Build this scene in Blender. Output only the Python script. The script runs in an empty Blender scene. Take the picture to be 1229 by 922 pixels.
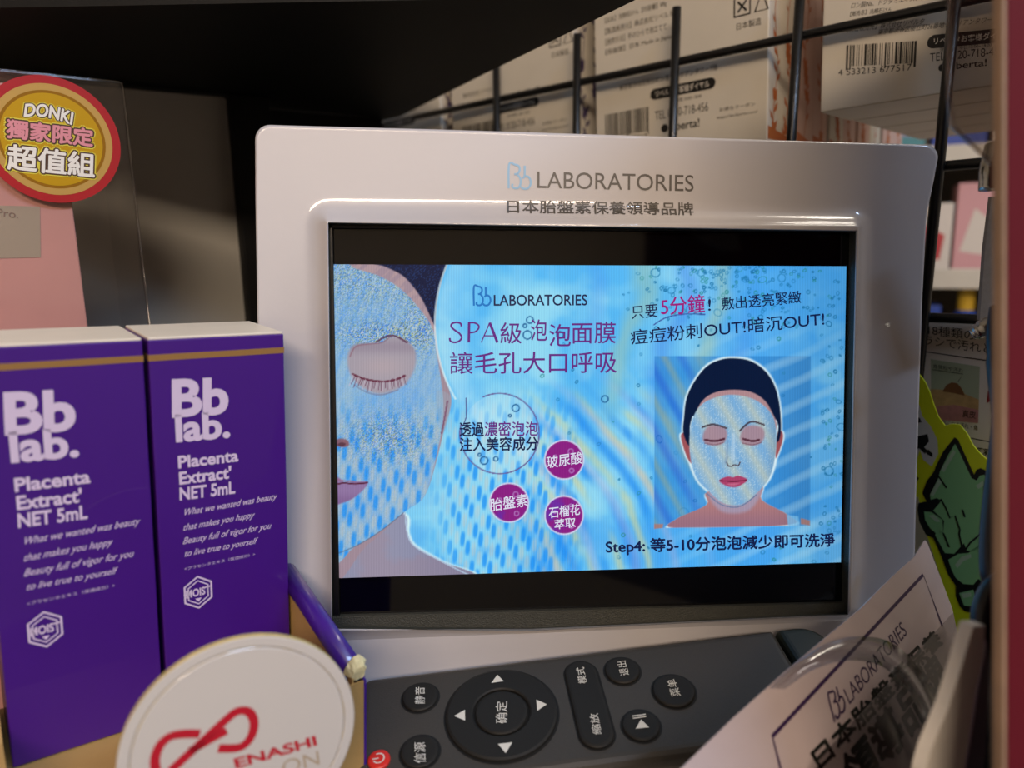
import bpy, bmesh, math, random
import numpy as np
from mathutils import Vector, Matrix
from mathutils.geometry import tessellate_polygon

S = bpy.context.scene
COL = S.collection
random.seed(7)
rng = np.random.default_rng(11)

# ------------------------------------------------------------------ camera (millimetres, lens centre = origin)
F_PX, CX, CY = 900.0, 614.5, 461.0
pitch, roll = math.radians(11), math.radians(-1.1)
FWD = np.array([0, math.cos(pitch), -math.sin(pitch)])
r0 = np.array([1.0, 0, 0]); u0 = np.cross(r0, FWD)
RT = r0*math.cos(roll) + u0*math.sin(roll)
UP = -r0*math.sin(roll) + u0*math.cos(roll)
BASE_Z = 1.25
def W(p): return Vector((p[0]*.001, p[1]*.001, p[2]*.001 + BASE_Z))
cam_data = bpy.data.cameras.new('camera'); cam = bpy.data.objects.new('camera', cam_data); COL.objects.link(cam)
cam_data.sensor_fit = 'HORIZONTAL'; cam_data.sensor_width = 36
cam_data.lens = 36*F_PX/1229; cam_data.clip_start = .005; cam_data.clip_end = 60
cam.matrix_world = Matrix(((RT[0], UP[0], -FWD[0], 0), (RT[1], UP[1], -FWD[1], 0), (RT[2], UP[2], -FWD[2], BASE_Z), (0, 0, 0, 1)))
cam_data.dof.use_dof = True; cam_data.dof.focus_distance = .222; cam_data.dof.aperture_fstop = 9.5
S.camera = cam

S.view_settings.view_transform = 'Standard'; S.view_settings.look = 'None'
S.view_settings.gamma = 1; S.view_settings.exposure = 0; S.view_settings.use_curve_mapping = False

world = bpy.data.worlds.new('world'); S.world = world; world.use_nodes = True
wb = world.node_tree.nodes['Background']; wb.inputs[0].default_value = (1, .86, .74, 1); wb.inputs[1].default_value = .035

def area(name, loc, target, sx, sy, power, color):
    l = bpy.data.lights.new(name, 'AREA'); l.shape = 'RECTANGLE'; l.size = sx; l.size_y = sy
    l.energy = power; l.color = color
    o = bpy.data.objects.new(name, l); COL.objects.link(o)
    a = W(loc); o.location = a
    o.rotation_euler = (W(target) - a).to_track_quat('-Z', 'Y').to_euler()
    return o
# fluorescent tubes of the shop ceiling (behind and above the photographer) and the cooler aisle on the right
area('ceiling_tube_light', (30, -2300, 1250), (20, 220, -40), 1.6, .26, 50, (1, .79, .60))
area('ceiling_tube_light', (1100, -900, 1250), (60, 220, -60), 1.2, .16, 23, (.50, .69, 1))
area('ceiling_tube_light', (900, 500, 1050), (600, 700, 0), 1.0, .15, 8, (1, .9, .78))

# ------------------------------------------------------------------ helpers
def ray(x, y): return FWD + RT*(x-CX)/F_PX - UP*(y-CY)/F_PX
def at(x, y, z): return ray(x, y)*z
def proj(P):
    P = np.asarray(P); d = P@FWD
    return CX + F_PX*(P@RT)/d, CY - F_PX*(P@UP)/d
def unit(v): v = np.asarray(v, float); return v/np.linalg.norm(v)

class Frame:
    """a flat face standing in the scene: origin, x along it, z up it, y = behind it"""
    def __init__(s, o, x, z):
        s.o = np.asarray(o, float); s.x = unit(x); z = np.asarray(z, float)
        s.z = unit(z - s.x*(z@s.x)); s.y = np.cross(s.z, s.x)
    def pt(s, x, y, z): return s.o + s.x*x + s.y*y + s.z*z
    def hit(s, px, py, off=0):
        r = ray(px, py); o = s.o + s.y*off; p = r*((o@s.y)/(r@s.y)) - o
        return (float(p@s.x), float(p@s.z))
    def moved(s, x, y, z):
        f = Frame(s.o, s.x, s.z); f.o = s.pt(x, y, z); return f

def srgb(h):
    if isinstance(h, str): h = tuple(int(h[i:i+2], 16) for i in (0, 2, 4))
    return tuple(((c/255)/12.92 if c/255 <= .04045 else ((c/255+.055)/1.055)**2.4) for c in h)
MATS = {}
def mat(name, col, rough=.5, metal=0, spec=.5, coat=0, noise=0, nscale=300, bump=0, bscale=1500, emit=0):
    if name in MATS: return MATS[name]
    m = bpy.data.materials.new(name); m.use_nodes = True; nt = m.node_tree; b = nt.nodes['Principled BSDF']
    c = srgb(col) + (1,)
    b.inputs['Base Color'].default_value = c; b.inputs['Roughness'].default_value = rough
    b.inputs['Metallic'].default_value = metal; b.inputs['Specular IOR Level'].default_value = spec
    b.inputs['Coat Weight'].default_value = coat; b.inputs['Coat Roughness'].default_value = .02
    tc = nt.nodes.new('ShaderNodeTexCoord')
    if noise:
        n = nt.nodes.new('ShaderNodeTexNoise'); n.inputs['Scale'].default_value = nscale; n.inputs['Detail'].default_value = 4
        nt.links.new(tc.outputs['Object'], n.inputs['Vector'])
        mr = nt.nodes.new('ShaderNodeMapRange'); mr.inputs[1].default_value = .3; mr.inputs[2].default_value = .7
        mr.inputs[3].default_value = 1-noise; mr.inputs[4].default_value = 1+noise
        nt.links.new(n.outputs['Fac'], mr.inputs[0])
        vm = nt.nodes.new('ShaderNodeVectorMath'); vm.operation = 'SCALE'; vm.inputs[0].default_value = c[:3]
        nt.links.new(mr.outputs[0], vm.inputs['Scale']); nt.links.new(vm.outputs[0], b.inputs['Base Color'])
    if bump:
        n = nt.nodes.new('ShaderNodeTexNoise'); n.inputs['Scale'].default_value = bscale; n.inputs['Detail'].default_value = 3
        nt.links.new(tc.outputs['Object'], n.inputs['Vector'])
        bp = nt.nodes.new('ShaderNodeBump'); bp.inputs['Strength'].default_value = bump; bp.inputs['Distance'].default_value = .0003
        nt.links.new(n.outputs['Fac'], bp.inputs['Height']); nt.links.new(bp.outputs[0], b.inputs['Normal'])
    if emit:
        b.inputs['Emission Color'].default_value = c; b.inputs['Emission Strength'].default_value = emit
        b.inputs['Base Color'].default_value = (0, 0, 0, 1)
    MATS[name] = m; return m
def clear(name, tint=(1, 1, 1), gloss=.12, rough=.06):
    m = bpy.data.materials.new(name); m.use_nodes = True; nt = m.node_tree
    nt.nodes.remove(nt.nodes['Principled BSDF']); out = nt.nodes['Material Output']
    t = nt.nodes.new('ShaderNodeBsdfTransparent'); t.inputs[0].default_value = tint + (1,)
    g = nt.nodes.new('ShaderNodeBsdfGlossy'); g.inputs['Roughness'].default_value = rough
    fr = nt.nodes.new('ShaderNodeLayerWeight'); fr.inputs[0].default_value = .5
    pw = nt.nodes.new('ShaderNodeMath'); pw.operation = 'POWER'; pw.inputs[1].default_value = 5; nt.links.new(fr.outputs['Facing'], pw.inputs[0])
    n = nt.nodes.new('ShaderNodeTexNoise'); n.inputs['Scale'].default_value = 25
    tc = nt.nodes.new('ShaderNodeTexCoord'); nt.links.new(tc.outputs['Object'], n.inputs['Vector'])
    bp = nt.nodes.new('ShaderNodeBump'); bp.inputs['Strength'].default_value = .6; bp.inputs['Distance'].default_value = .004
    nt.links.new(n.outputs['Fac'], bp.inputs['Height']); nt.links.new(bp.outputs[0], g.inputs['Normal'])
    a = nt.nodes.new('ShaderNodeMath'); a.operation = 'MULTIPLY_ADD'; a.inputs[1].default_value = .7; a.inputs[2].default_value = gloss; a.use_clamp = True
    nt.links.new(pw.outputs[0], a.inputs[0])
    mx = nt.nodes.new('ShaderNodeMixShader'); nt.links.new(a.outputs[0], mx.inputs[0])
    nt.links.new(t.outputs[0], mx.inputs[1]); nt.links.new(g.outputs[0], mx.inputs[2]); nt.links.new(mx.outputs[0], out.inputs[0])
    MATS[name] = m; return m

ROOT = {}
def thing(name, label, cat, loc, group=None):
    o = bpy.data.objects.new(name, None); COL.objects.link(o); o.empty_display_size = .01
    o.location = W(loc); o['label'] = label; o['category'] = cat
    if group: o['group'] = group
    ROOT[o.name] = W(loc); return o
def tag(o, label, cat, group=None):
    o['label'] = label; o['category'] = cat
    if group: o['group'] = group
    return o
def mesh(name, verts, faces, m, parent=None, smooth=False, label=None, kind=None):
    """one mesh object from world millimetres"""
    vs = [W(p) for p in verts]
    if parent is None:
        org = Vector((0, 0, 0))
        for v in vs: org += v
        org /= len(vs); org.z = min(v.z for v in vs)
    else: org = ROOT[parent.name]
    me = bpy.data.meshes.new(name); me.from_pydata([tuple(v-org) for v in vs], [], faces)
    bm = bmesh.new(); bm.from_mesh(me); bmesh.ops.remove_doubles(bm, verts=bm.verts, dist=1e-7)
    if len(faces) > 3: bmesh.ops.recalc_face_normals(bm, faces=bm.faces)
    bm.to_mesh(me); bm.free()
    me.materials.append(m)
    if smooth: me.shade_smooth()
    o = bpy.data.objects.new(name, me); COL.objects.link(o)
    if parent is None: o.location = org; ROOT[o.name] = org
    else: o.parent = parent; ROOT[o.name] = org       # parts sit at their thing's origin
    if label: o['label'] = label
    if kind: o['kind'] = kind
    return o
class MB:
    def __init__(s): s.v = []; s.f = []
    def add(s, vs, fs):
        n = len(s.v); s.v += [tuple(p) for p in vs]; s.f += [tuple(i+n for i in f) for f in fs]; return s
    def box(s, F, x0, x1, y0, y1, z0, z1, b=0):
        if b <= 0:
            c = [F.pt(x, y, z) for x in (x0, x1) for y in (y0, y1) for z in (z0, z1)]
            return s.add(c, [(0, 1, 3, 2), (4, 6, 7, 5), (0, 4, 5, 1), (2, 3, 7, 6), (0, 2, 6, 4), (1, 5, 7, 3)])
        bm = bmesh.new(); bmesh.ops.create_cube(bm, size=1)
        for v in bm.verts:
            v.co = Vector(((x0+x1)/2 + v.co.x*(x1-x0), (y0+y1)/2 + v.co.y*(y1-y0), (z0+z1)/2 + v.co.z*(z1-z0)))
        bmesh.ops.bevel(bm, geom=list(bm.edges), offset=b, segments=3, affect='EDGES', profile=.5)
        bm.verts.index_update()
        r = s.add([F.pt(*v.co) for v in bm.verts], [tuple(v.index for v in f.verts) for f in bm.faces]); bm.free(); return r
    def prism(s, F, pts, y0, y1):
        """outline in the face's x,z extruded from depth y0 to y1"""
        n = len(pts)
        vs = [F.pt(x, y0, z) for x, z in pts] + [F.pt(x, y1, z) for x, z in pts]
        tri = tessellate_polygon([[Vector((x, z, 0)) for x, z in pts]])
        fs = [tuple(t) for t in tri] + [tuple(i+n for i in t[::-1]) for t in tri]
        fs += [(i, (i+1) % n, (i+1) % n + n, i+n) for i in range(n)]
        return s.add(vs, fs)
    def flat(s, F, pts, y):
        tri = tessellate_polygon([[Vector((x, z, 0)) for x, z in pts]])
        return s.add([F.pt(x, y, z) for x, z in pts], [tuple(t) for t in tri])
    def stroke(s, F, pts, w, y, closed=False):
        P = [Vector(p) for p in pts]; n = len(P); L = []; R = []
        for i in range(n):
            a = P[i-1] if (i or closed) else P[i]; b = P[(i+1) % n] if (i < n-1 or closed) else P[i]
            d = (b-a); d = d.normalized() if d.length else Vector((1, 0)); q = Vector((-d.y, d.x))*(w/2)
            L.append(P[i]+q); R.append(P[i]-q)
        vs = [F.pt(p.x, y, p.y) for p in L+R]
        fs = [(i, (i+1) % n, (i+1) % n+n, i+n) for i in range(n if closed else n-1)]
        return s.add(vs, fs)
    def disc(s, F, cx, cz, r, y, n=40, rz=None):
        rz = rz or r
        return s.flat(F, [(cx+r*math.cos(2*math.pi*i/n), cz+rz*math.sin(2*math.pi*i/n)) for i in range(n)], y)
    def ring(s, F, cx, cz, r, w, y, n=36):
        return s.stroke(F, [(cx+r*math.cos(2*math.pi*i/n), cz+r*math.sin(2*math.pi*i/n)) for i in range(n)], w, y, True)
    def tube(s, pts, r, n=10, caps=True):
        P = [np.asarray(p, float) for p in pts]; m = len(P); rings = []
        rr = r if hasattr(r, '__len__') else [r]*m
        ref = np.array([0, 0, 1.0]) if abs(unit(P[1]-P[0])[2]) < .9 else np.array([1.0, 0, 0])
        for i in range(m):
            d = unit(P[min(i+1, m-1)] - P[max(i-1, 0)]); a = unit(np.cross(d, ref)); b = np.cross(a, d)
            rings.append([P[i] + (a*math.cos(t)+b*math.sin(t))*rr[i] for t in np.linspace(0, 2*math.pi, n, endpoint=False)])
        vs = [p for r_ in rings for p in r_]
        fs = [(i*n+j, i*n+(j+1) % n, (i+1)*n+(j+1) % n, (i+1)*n+j) for i in range(m-1) for j in range(n)]
        if caps: fs += [tuple(range(n))[::-1], tuple((m-1)*n+j for j in range(n))]
        return s.add(vs, fs)
    def build(s, name, m, parent=None, **k): return mesh(name, s.v, s.f, m, parent, **k)
def spline(pts, n=8, closed=False):
    P = [np.asarray(p, float) for p in pts]; m = len(P); out = []
    for i in range(m if closed else m-1):
        if closed: a, b, c, d = P[i-1], P[i], P[(i+1) % m], P[(i+2) % m]
        else: a, b, c, d = P[max(i-1, 0)], P[i], P[i+1], P[min(i+2, m-1)]
        for k in range(n):
            t = k/n
            out.append(.5*((2*b)+(-a+c)*t+(2*a-5*b+4*c-d)*t*t+(-a+3*b-3*c+d)*t**3))
    if not closed: out.append(P[-1])
    return out
TXT = {}
def glyphs(body, bold=0, space=1.0):
    key = (body, bold, space)
    if key not in TXT:
        c = bpy.data.curves.new('t', 'FONT'); c.body = body; c.offset = bold; c.space_character = space; c.resolution_u = 4
        o = bpy.data.objects.new('t', c); COL.objects.link(o); bpy.context.view_layer.update()
        me = o.to_mesh(); v = np.array([tuple(q.co) for q in me.vertices]); f = [tuple(p.vertices) for p in me.polygons]
        o.to_mesh_clear(); bpy.data.objects.remove(o); bpy.data.curves.remove(c)
        mn = v.min(0); mx = v.max(0); 
        if bold:
            glyphs(body, 0, space); bn, bx = TXT[(body, 0, space)][2]
        else: bn, bx = mn[:2], mx[:2]
        TXT[key] = ((v[:, :2]-bn)/(bx-bn), f, (bn, bx))
    return TXT[key][:2]
def text_local(mb, F, body, a, b, c, y=-.06, bold=0, space=1.0, arc=None):
    """ink box mapped to the parallelogram a (lower left), b (lower right), c (upper left), in face millimetres"""
    v, f = glyphs(body, bold, space); a, b, c = (np.array(q, float) for q in (a, b, c))
    q = a + v[:, :1]*(b-a) + v[:, 1:]*(c-a)
    if arc:
        q = q + v[:, :1]*0; n = unit(c-a); q = q + (4*arc*v[:, :1]*(1-v[:, :1]))*n
    return mb.add([F.pt(p[0], y, p[1]) for p in q], f)
def text_fat(mb, F, body, a, b, c, r, y, n=8, **k):
    for i in range(n):
        d = np.array([r*math.cos(2*math.pi*i/n), r*math.sin(2*math.pi*i/n)]); text_local(mb, F, body, np.array(a)+d, np.array(b)+d, np.array(c)+d, y=y-i*.002, **k)
    return mb
def text_px(mb, F, body, a, b, c, **k):
    off = k.get('y', -.06)
    return text_local(mb, F, body, F.hit(*a, off), F.hit(*b, off), F.hit(*c, off), **k)
def hits(F, pts, off=0): return [F.hit(*p, off) for p in pts]
# the double-b monogram, in a unit box
LOGO = [[(.06, .0), (.06, 1), (.30, 1), (.44, .96), (.50, .84), (.47, .70), (.38, .62), (.28, .60)],
        [(.38, .62), (.50, .50), (.55, .34), (.52, .14), (.42, .03), (.26, .03), (.20, .10), (.22, .20)],
        [(.70, .98), (.70, .55), (.62, .46)], [(.70, .55), (.86, .52), (.95, .38), (.95, .20), (.84, .04), (.66, .02), (.55, .10)]]
def logo_px(mb, F, a, b, c, w, y=-.06):
    a, b, c = (np.array(F.hit(*q, y)) for q in (a, b, c))
    for st in LOGO:
        pts = spline([a + (b-a)*s + (c-a)*t for s, t in st], 5); mb.stroke(F, [tuple(p) for p in pts], w, y)
    return mb
def bars(mb, F, x0, x1, z0, z1, shear=0, y=-.06, n=30, seed=3):
    r = random.Random(seed); ws = [r.choice((1, 1, 2, 3)) for _ in range(2*n)]; t = sum(ws); x = x0
    for i, w_ in enumerate(ws):
        d = (x1-x0)*w_/t
        if i % 2 == 0:
            s = shear*(x-x0); dz = -1.2 if i in (0, 2, n, n+2-n % 2, 2*n-2) else 0
            mb.flat(F, [(x, z0+s+dz), (x+d, z0+s+dz), (x+d, z1+s), (x, z1+s)], y)
        x += d
    return mb

# ------------------------------------------------------------------ room shell
WF = Frame((0, 0, 0), (1, 0, 0), (0, 0, 1))
m_floor = mat('floor_tiles', 'b0a79a', .35, noise=.06, nscale=3); m_wall = mat('painted_wall', 'c9c2b6', .7, noise=.03, nscale=4)
def struct(name, mb, m):
    o = mb.build(name, m); o['kind'] = 'structure'; return o
struct('floor', MB().box(WF, -2500, 2500, -2500, 3000, -1290, -1250), m_floor)
struct('ceiling', MB().box(WF, -2500, 2500, -2500, 3000, 1500, 1540), m_wall)
struct('wall_left', MB().box(WF, -2540, -2500, -2500, 3000, -1250, 1500), m_wall)
struct('wall_right', MB().box(WF, 2500, 2540, -2500, 3000, -1250, 1500), m_wall)
struct('wall_back', MB().box(WF, -2500, 2500, 3000, 3040, -1250, 1500), m_wall)
struct('wall_front', MB().box(WF, -2500, 2500, -2540, -2500, -1250, 1500), m_wall)

# ------------------------------------------------------------------ frames of the main faces
az = .8232
GF = Frame((142.5085, 254.9828, 70.6426), (math.sin(az), -math.cos(az), 0), (0, 0, 1))      # wire grid; its x runs towards the camera's right
G_EV = np.array([-math.sin(az), math.cos(az), -.0146]); G_EZ = np.array([-.0095, .0066, -1.0])
K = .93
BM = np.array([[.795130346, -.603843567, .0560417660], [.604752261, .796413109, .000928916], [-.0451933, .0331528, .998428]])
BF = Frame(np.array([-91.298, 187.431, -22.796])*K, BM[:, 0], BM[:, 2])                      # purple cartons: origin upper left of the right one
BW, BH, BG = 35*K, 106.225*K, 1.22*K; BD = 26   # width, height, gap, depth
SM_x = np.array([.99628666, .08226166, -.02541476]); SM_z = np.array([.01388476, .13781125, .99036118])
SF = Frame((25.0863, 217.9298, -53.6147), SM_x, SM_z)                                        # lit picture, 154 x 91.5
RC = np.array([-4.4443, 178.6498, -123.8543]); RU = np.array([.99410513, .09365706, .0546200]); RV = np.array([-.10366581, .96863271, .2258408])
RF = Frame(RC, RU, RV)                                                                        # remote: x along, z across, -y up out of the top
SHELF_Z = -146

# ------------------------------------------------------------------ black shelf unit
m_blk = mat('black_shelf_paint', '060606', .6, spec=.25, noise=.2, nscale=40, bump=.2)
m_grey = mat('grey_back_panel', 'b4b1a8', .55, noise=.12, nscale=12)
sh = thing('display_shelf', 'black painted metal display shelf that everything stands in', 'shelf', (0, 300, SHELF_Z))
sb = [(-420, 60), (345, 60), (-72, 450), (-190, 560), (-420, 560)]
MB().add([(x, y, z) for z in (SHELF_Z-18, SHELF_Z) for x, y in sb], [(0, 1, 2, 3, 4), (9, 8, 7, 6, 5)] + [(i, (i+1) % 5, (i+1) % 5+5, i+5) for i in range(5)]).build('shelf_board', m_blk, sh)
top = [(-420, 226), (-420, 560), (-190, 560), (-155, 520), (-112, 486), (-58, 428), (-10, 327), (39, 227)]
MB().add([(x, y, 66) for x, y in top] + [(x, y, 86) for x, y in top],
         [tuple(range(8)), tuple(range(8, 16))[::-1]] + [(i, (i+1) % 8, (i+1) % 8+8, i+8) for i in range(8)]).build('top_board', m_blk, sh)
# rear left: grey panel held in a black frame
PF = Frame(at(205, 240, 330), (math.cos(math.radians(36)), math.sin(math.radians(36)), 0), (0, 0, 1))
q = PF.hit(267, 117); q2 = PF.hit(283, 385); q0 = PF.hit(145, 93)
MB().box(PF, q0[0]-95, q[0]+1.5, 0, 2, SHELF_Z-PF.o[2]+.1, q[1]).build('back_panel', m_grey, sh)
MB().box(PF, q[0]+1.5, q[0]+19, -7, 8, SHELF_Z-PF.o[2]+.1, 65.5-PF.o[2], .8).build('post', m_blk, sh)
MB().box(PF, q0[0]-95, q[0]+1, -6, 8, q[1]+.2, q[1]+17, .8).build('rail', m_blk, sh)
MB().box(PF, q0[0]-95, q[0]+1, -5, 8, q[1]+20, 65.5-PF.o[2]-1, .8).build('rail', mat('dark_shelf_paint', '232426', .5), sh)
MB().box(PF, q[0]+19, q[0]+92, 26, 30, SHELF_Z-PF.o[2]+.1, 65.5-PF.o[2]).build('back_panel', m_blk, sh)

# ------------------------------------------------------------------ black wire grid
m_wire = mat('black_wire', '0e0e0e', .3, noise=.3, nscale=900, bump=.3, bscale=900)
gr = thing('wire_grid', 'black wire mesh panel standing behind the white display on the right', 'grid', (142, 255, SHELF_Z))
def gpt(k, j, off=0): return GF.o + k*50*G_EV + j*50*G_EZ + GF.y*off
for k in range(-2, 6):
    MB().tube([gpt(k, j, -1.2) for j in (0.35 if k > 4 else -.4, 1, 2, 3, 4.25)], 1.8, 12).build('vertical_wire', m_wire, gr, smooth=True)
for j in range(0, 5):
    MB().tube([gpt(k, j, 1.4) for k in (-2.3, -1, 0, 2, 4, 5.3)], 1.7, 12).build('horizontal_wire', m_wire, gr, smooth=True)

# ------------------------------------------------------------------ soap cartons hanging behind the grid
m_card = mat('white_carton', 'cdc6b8', .5, noise=.03, nscale=60); m_pinkc = mat('pale_pink_carton', 'c9a99c', .5, noise=.04, nscale=50)
m_ink = mat('black_ink', '14120f', .5); m_orange = mat('orange_print', 'b4622a', .5); m_violet = mat('violet_print', '41345a', .5)
m_white_ink = mat('white_ink', 'e8e2d8', .5)
def flowers(mb, F, x0, x1, z0, z1, seed):
    """stems and leaves printed on a side; x0..x1 is depth y in the carton's frame so a turned frame is passed"""
    r = random.Random(seed)
    n = max(1, int((x1-x0)/9))
    for i in range(n):
        x = x0+(x1-x0)*(i+.5)/n; z = z0; pts = []
        while z < z1: pts.append((x+1.5*math.sin(z*.16+seed+i), z)); z += 3
        mb.stroke(F, pts, .55, -.06)
        for k, (px, pz) in enumerate(pts[1:-1]):
            if r.random() < .62:
                sgn = 1 if k % 2 else -1; l = r.uniform(2.0, 3.6)
                mb.flat(F, [(px, pz), (px+sgn*l*.35, pz+l*.75), (px+sgn*l, pz+l*1.25), (px+sgn*l*.8, pz+l*.4)], -.07)
            if r.random() < .16:
                mb.flat(F, [(px-1.4, pz-1), (px+1.8, pz-1.2), (px+2.2, pz+3.4), (px+.6, pz+2.2), (px-.6, pz+3.8), (px-1.8, pz+2.6)], -.08)
    return mb
def sfr(s, z, off):  # carton frame: origin at lower right (towards camera) of its back face, on the grid plane + off
    o = GF.pt(0, off, 0) + G_EV*s; o = np.array([o[0], o[1], z]); return Frame(o, -np.array([G_EV[0], G_EV[1], -.03]), (0, 0, 1))
def carton(s_near, width, off, thick, zb, h, name_l, printed, flower, seed, tilt=0.0, body=None):
    t = thing('soap_box', name_l, 'box', GF.pt(0, off, 0) + G_EV*s_near - np.array([0, 0, GF.o[2]-zb]), 'soap cartons behind the wire grid')
    F = sfr(s_near, zb, off)
    MB().box(F, -width, 0, 0, thick-1, 0, h, .5).build('carton', body or m_card, t)
    SFm = Frame(F.pt(0.02, 0, 0), F.y, F.z)   # the side that shows on the right: its x runs away from the grid
    # SFm.y must point into the carton
    if flower is not None:
        fl = flowers(MB(), SFm, 1, thick-2, 0, h, seed)
        # narrow coloured band at the foot
        fl.flat(SFm, [(.6, 2), (thick-1.6, 2), (thick-1.6, 3.2 if seed % 2 else 5), (.6, 7)], -.05)
        fl.build('flower_print', flower, t)
    return t, F
# column A, the big white backs beside the middle wire: x of the face runs -81..0 (text left to right)
ZA = 34
A, FA = carton(63, 81, 6, 26, ZA, 104, 'white soap carton with barcode and orange flower side, just above the display logo', True, m_orange, 3)
def back_text(t, F, dense=True, sc=1.0):
    mb = MB()
    bars(mb, F, -76, -53, 12, 22, 0); text_local(mb, F, '4 533213 677517', (-78, 8.6), (-54, 8.6), (-78, 11))
    text_local(mb, F, '株式会社リベルタ', (-74, 36), (-50, 36), (-74, 38.4))
    text_local(mb, F, '東京都渋谷区桜丘町26番セルリアンタワー7階', (-68, 31), (-21, 31), (-68, 33.4))
    text_local(mb, F, '受付時間 10:00~18:00', (-43, 21.6), (-28, 21.6), (-43, 23.2))
    text_local(mb, F, 'TEL 0120-718-456', (-50, 16), (-25, 16), (-50, 19.5))
    text_local(mb, F, 'Liberta!', (-43, 10.5), (-29, 10.5), (-43, 13.8), bold=.015)
    mb.disc(F, -45.3, 12, 1.7, -.06)
    text_local(mb, F, 'お得なクーポン', (-20, 14.8), (-5, 14.8), (-20, 16.4)); text_local(mb, F, 'https://lin.liberta.com/', (-21, 11.8), (-4, 11.8), (-21, 13.2))
    for i in range(4): text_local(mb, F, ['【品名】洗顔石けん【内容量】80g', '【製造販売元】株式会社リベルタ', '【使用方法】手のひらで泡立てて', '【原産国】日本 Made in Japan'][i], (-75, 60-i*4.4), (-44+3*(i % 2), 60-i*4.4), (-75, 62.6-i*4.4))
    if dense:
        tx = ['CITRUS JUNOS FRUIT EXTRACT', 'HOUTTUYNIA CORDATA EXTRACT', 'SODIUM HYALURONATE, GLYCERIN', 'BUTYLENE GLYCOL, WATER, SORBITOL', 'POTASSIUM PALMITATE, SUCROSE', 'LICE EXTRACT, TOCOPHEROL']
        for i in range(9): text_local(mb, F, tx[i % 6]+', '+tx[(i+2) % 6], (-77, 66+i*3.1), (-18, 66+i*3.1), (-77, 67.9+i*3.1))
    # recycling marks
    mb.stroke(F, [(-14, 49), (-7.6, 49), (-7.6, 55.6), (-14, 55.6)], .8, -.06, True); mb.stroke(F, [(-12.6, 50.4), (-9, 54.2)], .8, -.06); mb.stroke(F, [(-12.6, 54.2), (-9, 50.4)], .8, -.06)
    mb.stroke(F, [(-5.6, 49), (1-1.4, 49), (-2.9, 55.8)], .8, -.06, True)
    text_local(mb, F, '日本製造', (-13, 44), (-3, 44), (-13, 46.6))
    mb.build('lettering', m_ink, t)
    pill = MB(); x0, x1, z = -50, -24, 26.5
    pill.flat(F, [(x0+2.2*math.cos(a), z+2.2*math.sin(a)) for a in np.linspace(math.pi/2, 1.5*math.pi, 9)] + [(x1+2.2*math.cos(a), z+2.2*math.sin(a)) for a in np.linspace(-math.pi/2, math.pi/2, 9)], -.06)
    pill.build('pill_print', m_ink, t)
    pt = text_local(MB(), F, 'リベルタお客様ダイヤル', (-49.5, 25.1), (-24.5, 25.1), (-49.5, 27.9), y=-.12); pt.build('pill_lettering', m_white_ink, t)
back_text(A, FA)
places = ['second', 'third', 'fourth', 'fifth', 'sixth', 'seventh', 'eighth', 'last']
for i in range(1, 9):
    carton(63-.6*(i % 2), 81, 6+26.2*i if i < 2 else 32.2+18.2*(i-1), 18 if i > 1 else 18, ZA, 104, 'white soap carton with orange flowers on its side, %s in the row going back' % places[i-1], False, m_orange, 4+i, body=m_pinkc if i % 3 else m_card)
# column B, nearest, upper right
ZB = 45.5
B_, FB = carton(-39, 82, 5.5, 31, ZB, 92, 'white soap carton with the large 4 533213 677517 barcode, upper right', True, m_orange, 21)
def back_text_b(t, F):
    o = -.06; mb = MB()
    X = lambda *p: F.hit(*p, o)
    a = X(1015, 80); b = X(1100, 76); c = X(1019, 54)
    x0, x1 = a[0], b[0]; bars(mb, F, x0, x1, a[1], c[1], (b[1]-a[1])/(x1-x0), seed=9)
    text_px(mb, F, '4 533213 677517', (1006, 91), (1094, 84.5), (1006, 83.5)) 
    text_px(mb, F, '【製造販売元】株式会社リベルタ', (1016, 39), (1108, 29), (1018, 32))
    text_px(mb, F, '東京都渋谷区桜丘町26番地セルリアンタワー', (1053, 42), (1190, 27), (1055, 35))
    text_px(mb, F, 'ロン酸Na、ドクダミエキス、グリチルリチン酸', (1021, 10.5), (1160, -6), (1023, 3))
    text_px(mb, F, '【販売名】洗顔石けん', (1020, 20), (1070, 14), (1021, 14))
    text_px(mb, F, '受付時間 平日10:00~18:00', (1128, 62), (1190, 56), (1128, 57))
    text_px(mb, F, 'TEL 0120-718-456', (1116, 74), (1205, 66), (1116, 64))
    text_px(mb, F, 'Liberta!', (1137, 84), (1184, 79), (1137, 76), bold=.012)
    a = X(1131, 81); mb.disc(F, a[0], a[1], 1.2, -.06)
    mb.build('lettering', m_ink, t)
    pl = MB(); a = X(1121, 50); b = X(1205, 42); r = 2.1
    pl.flat(F, [(a[0]+r*math.cos(q_), a[1]+r*math.sin(q_)) for q_ in np.linspace(math.pi/2, 1.5*math.pi, 9)] + [(b[0], b[1]-r), (b[0], b[1]+r)], -.06).build('pill_print', m_ink, t)
    text_px(MB(), F, 'リベルタお客様ダイヤル', (1121, 53.5), (1215, 45), (1121, 45.5), y=-.12, bold=.01).build('pill_lettering', m_white_ink, t)
back_text_b(B_, FB)
for i, nm in enumerate(['next behind the big barcode carton, its lower edge in shadow', 'third behind the big barcode carton', 'rearmost behind the big barcode carton']):
    t, F = carton(-39, 81, 5.5+31.5*(i+1), 31, ZB, 92, 'white soap carton ' + nm, True, m_orange, 25+i)
    if i == 0: text_local(bars(MB(), F, -73, -50, 8.5, 20), F, '4 533213 677517', (-77, 5.3), (-50, 5.3), (-77, 7.8)).build('lettering', m_ink, t)
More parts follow.
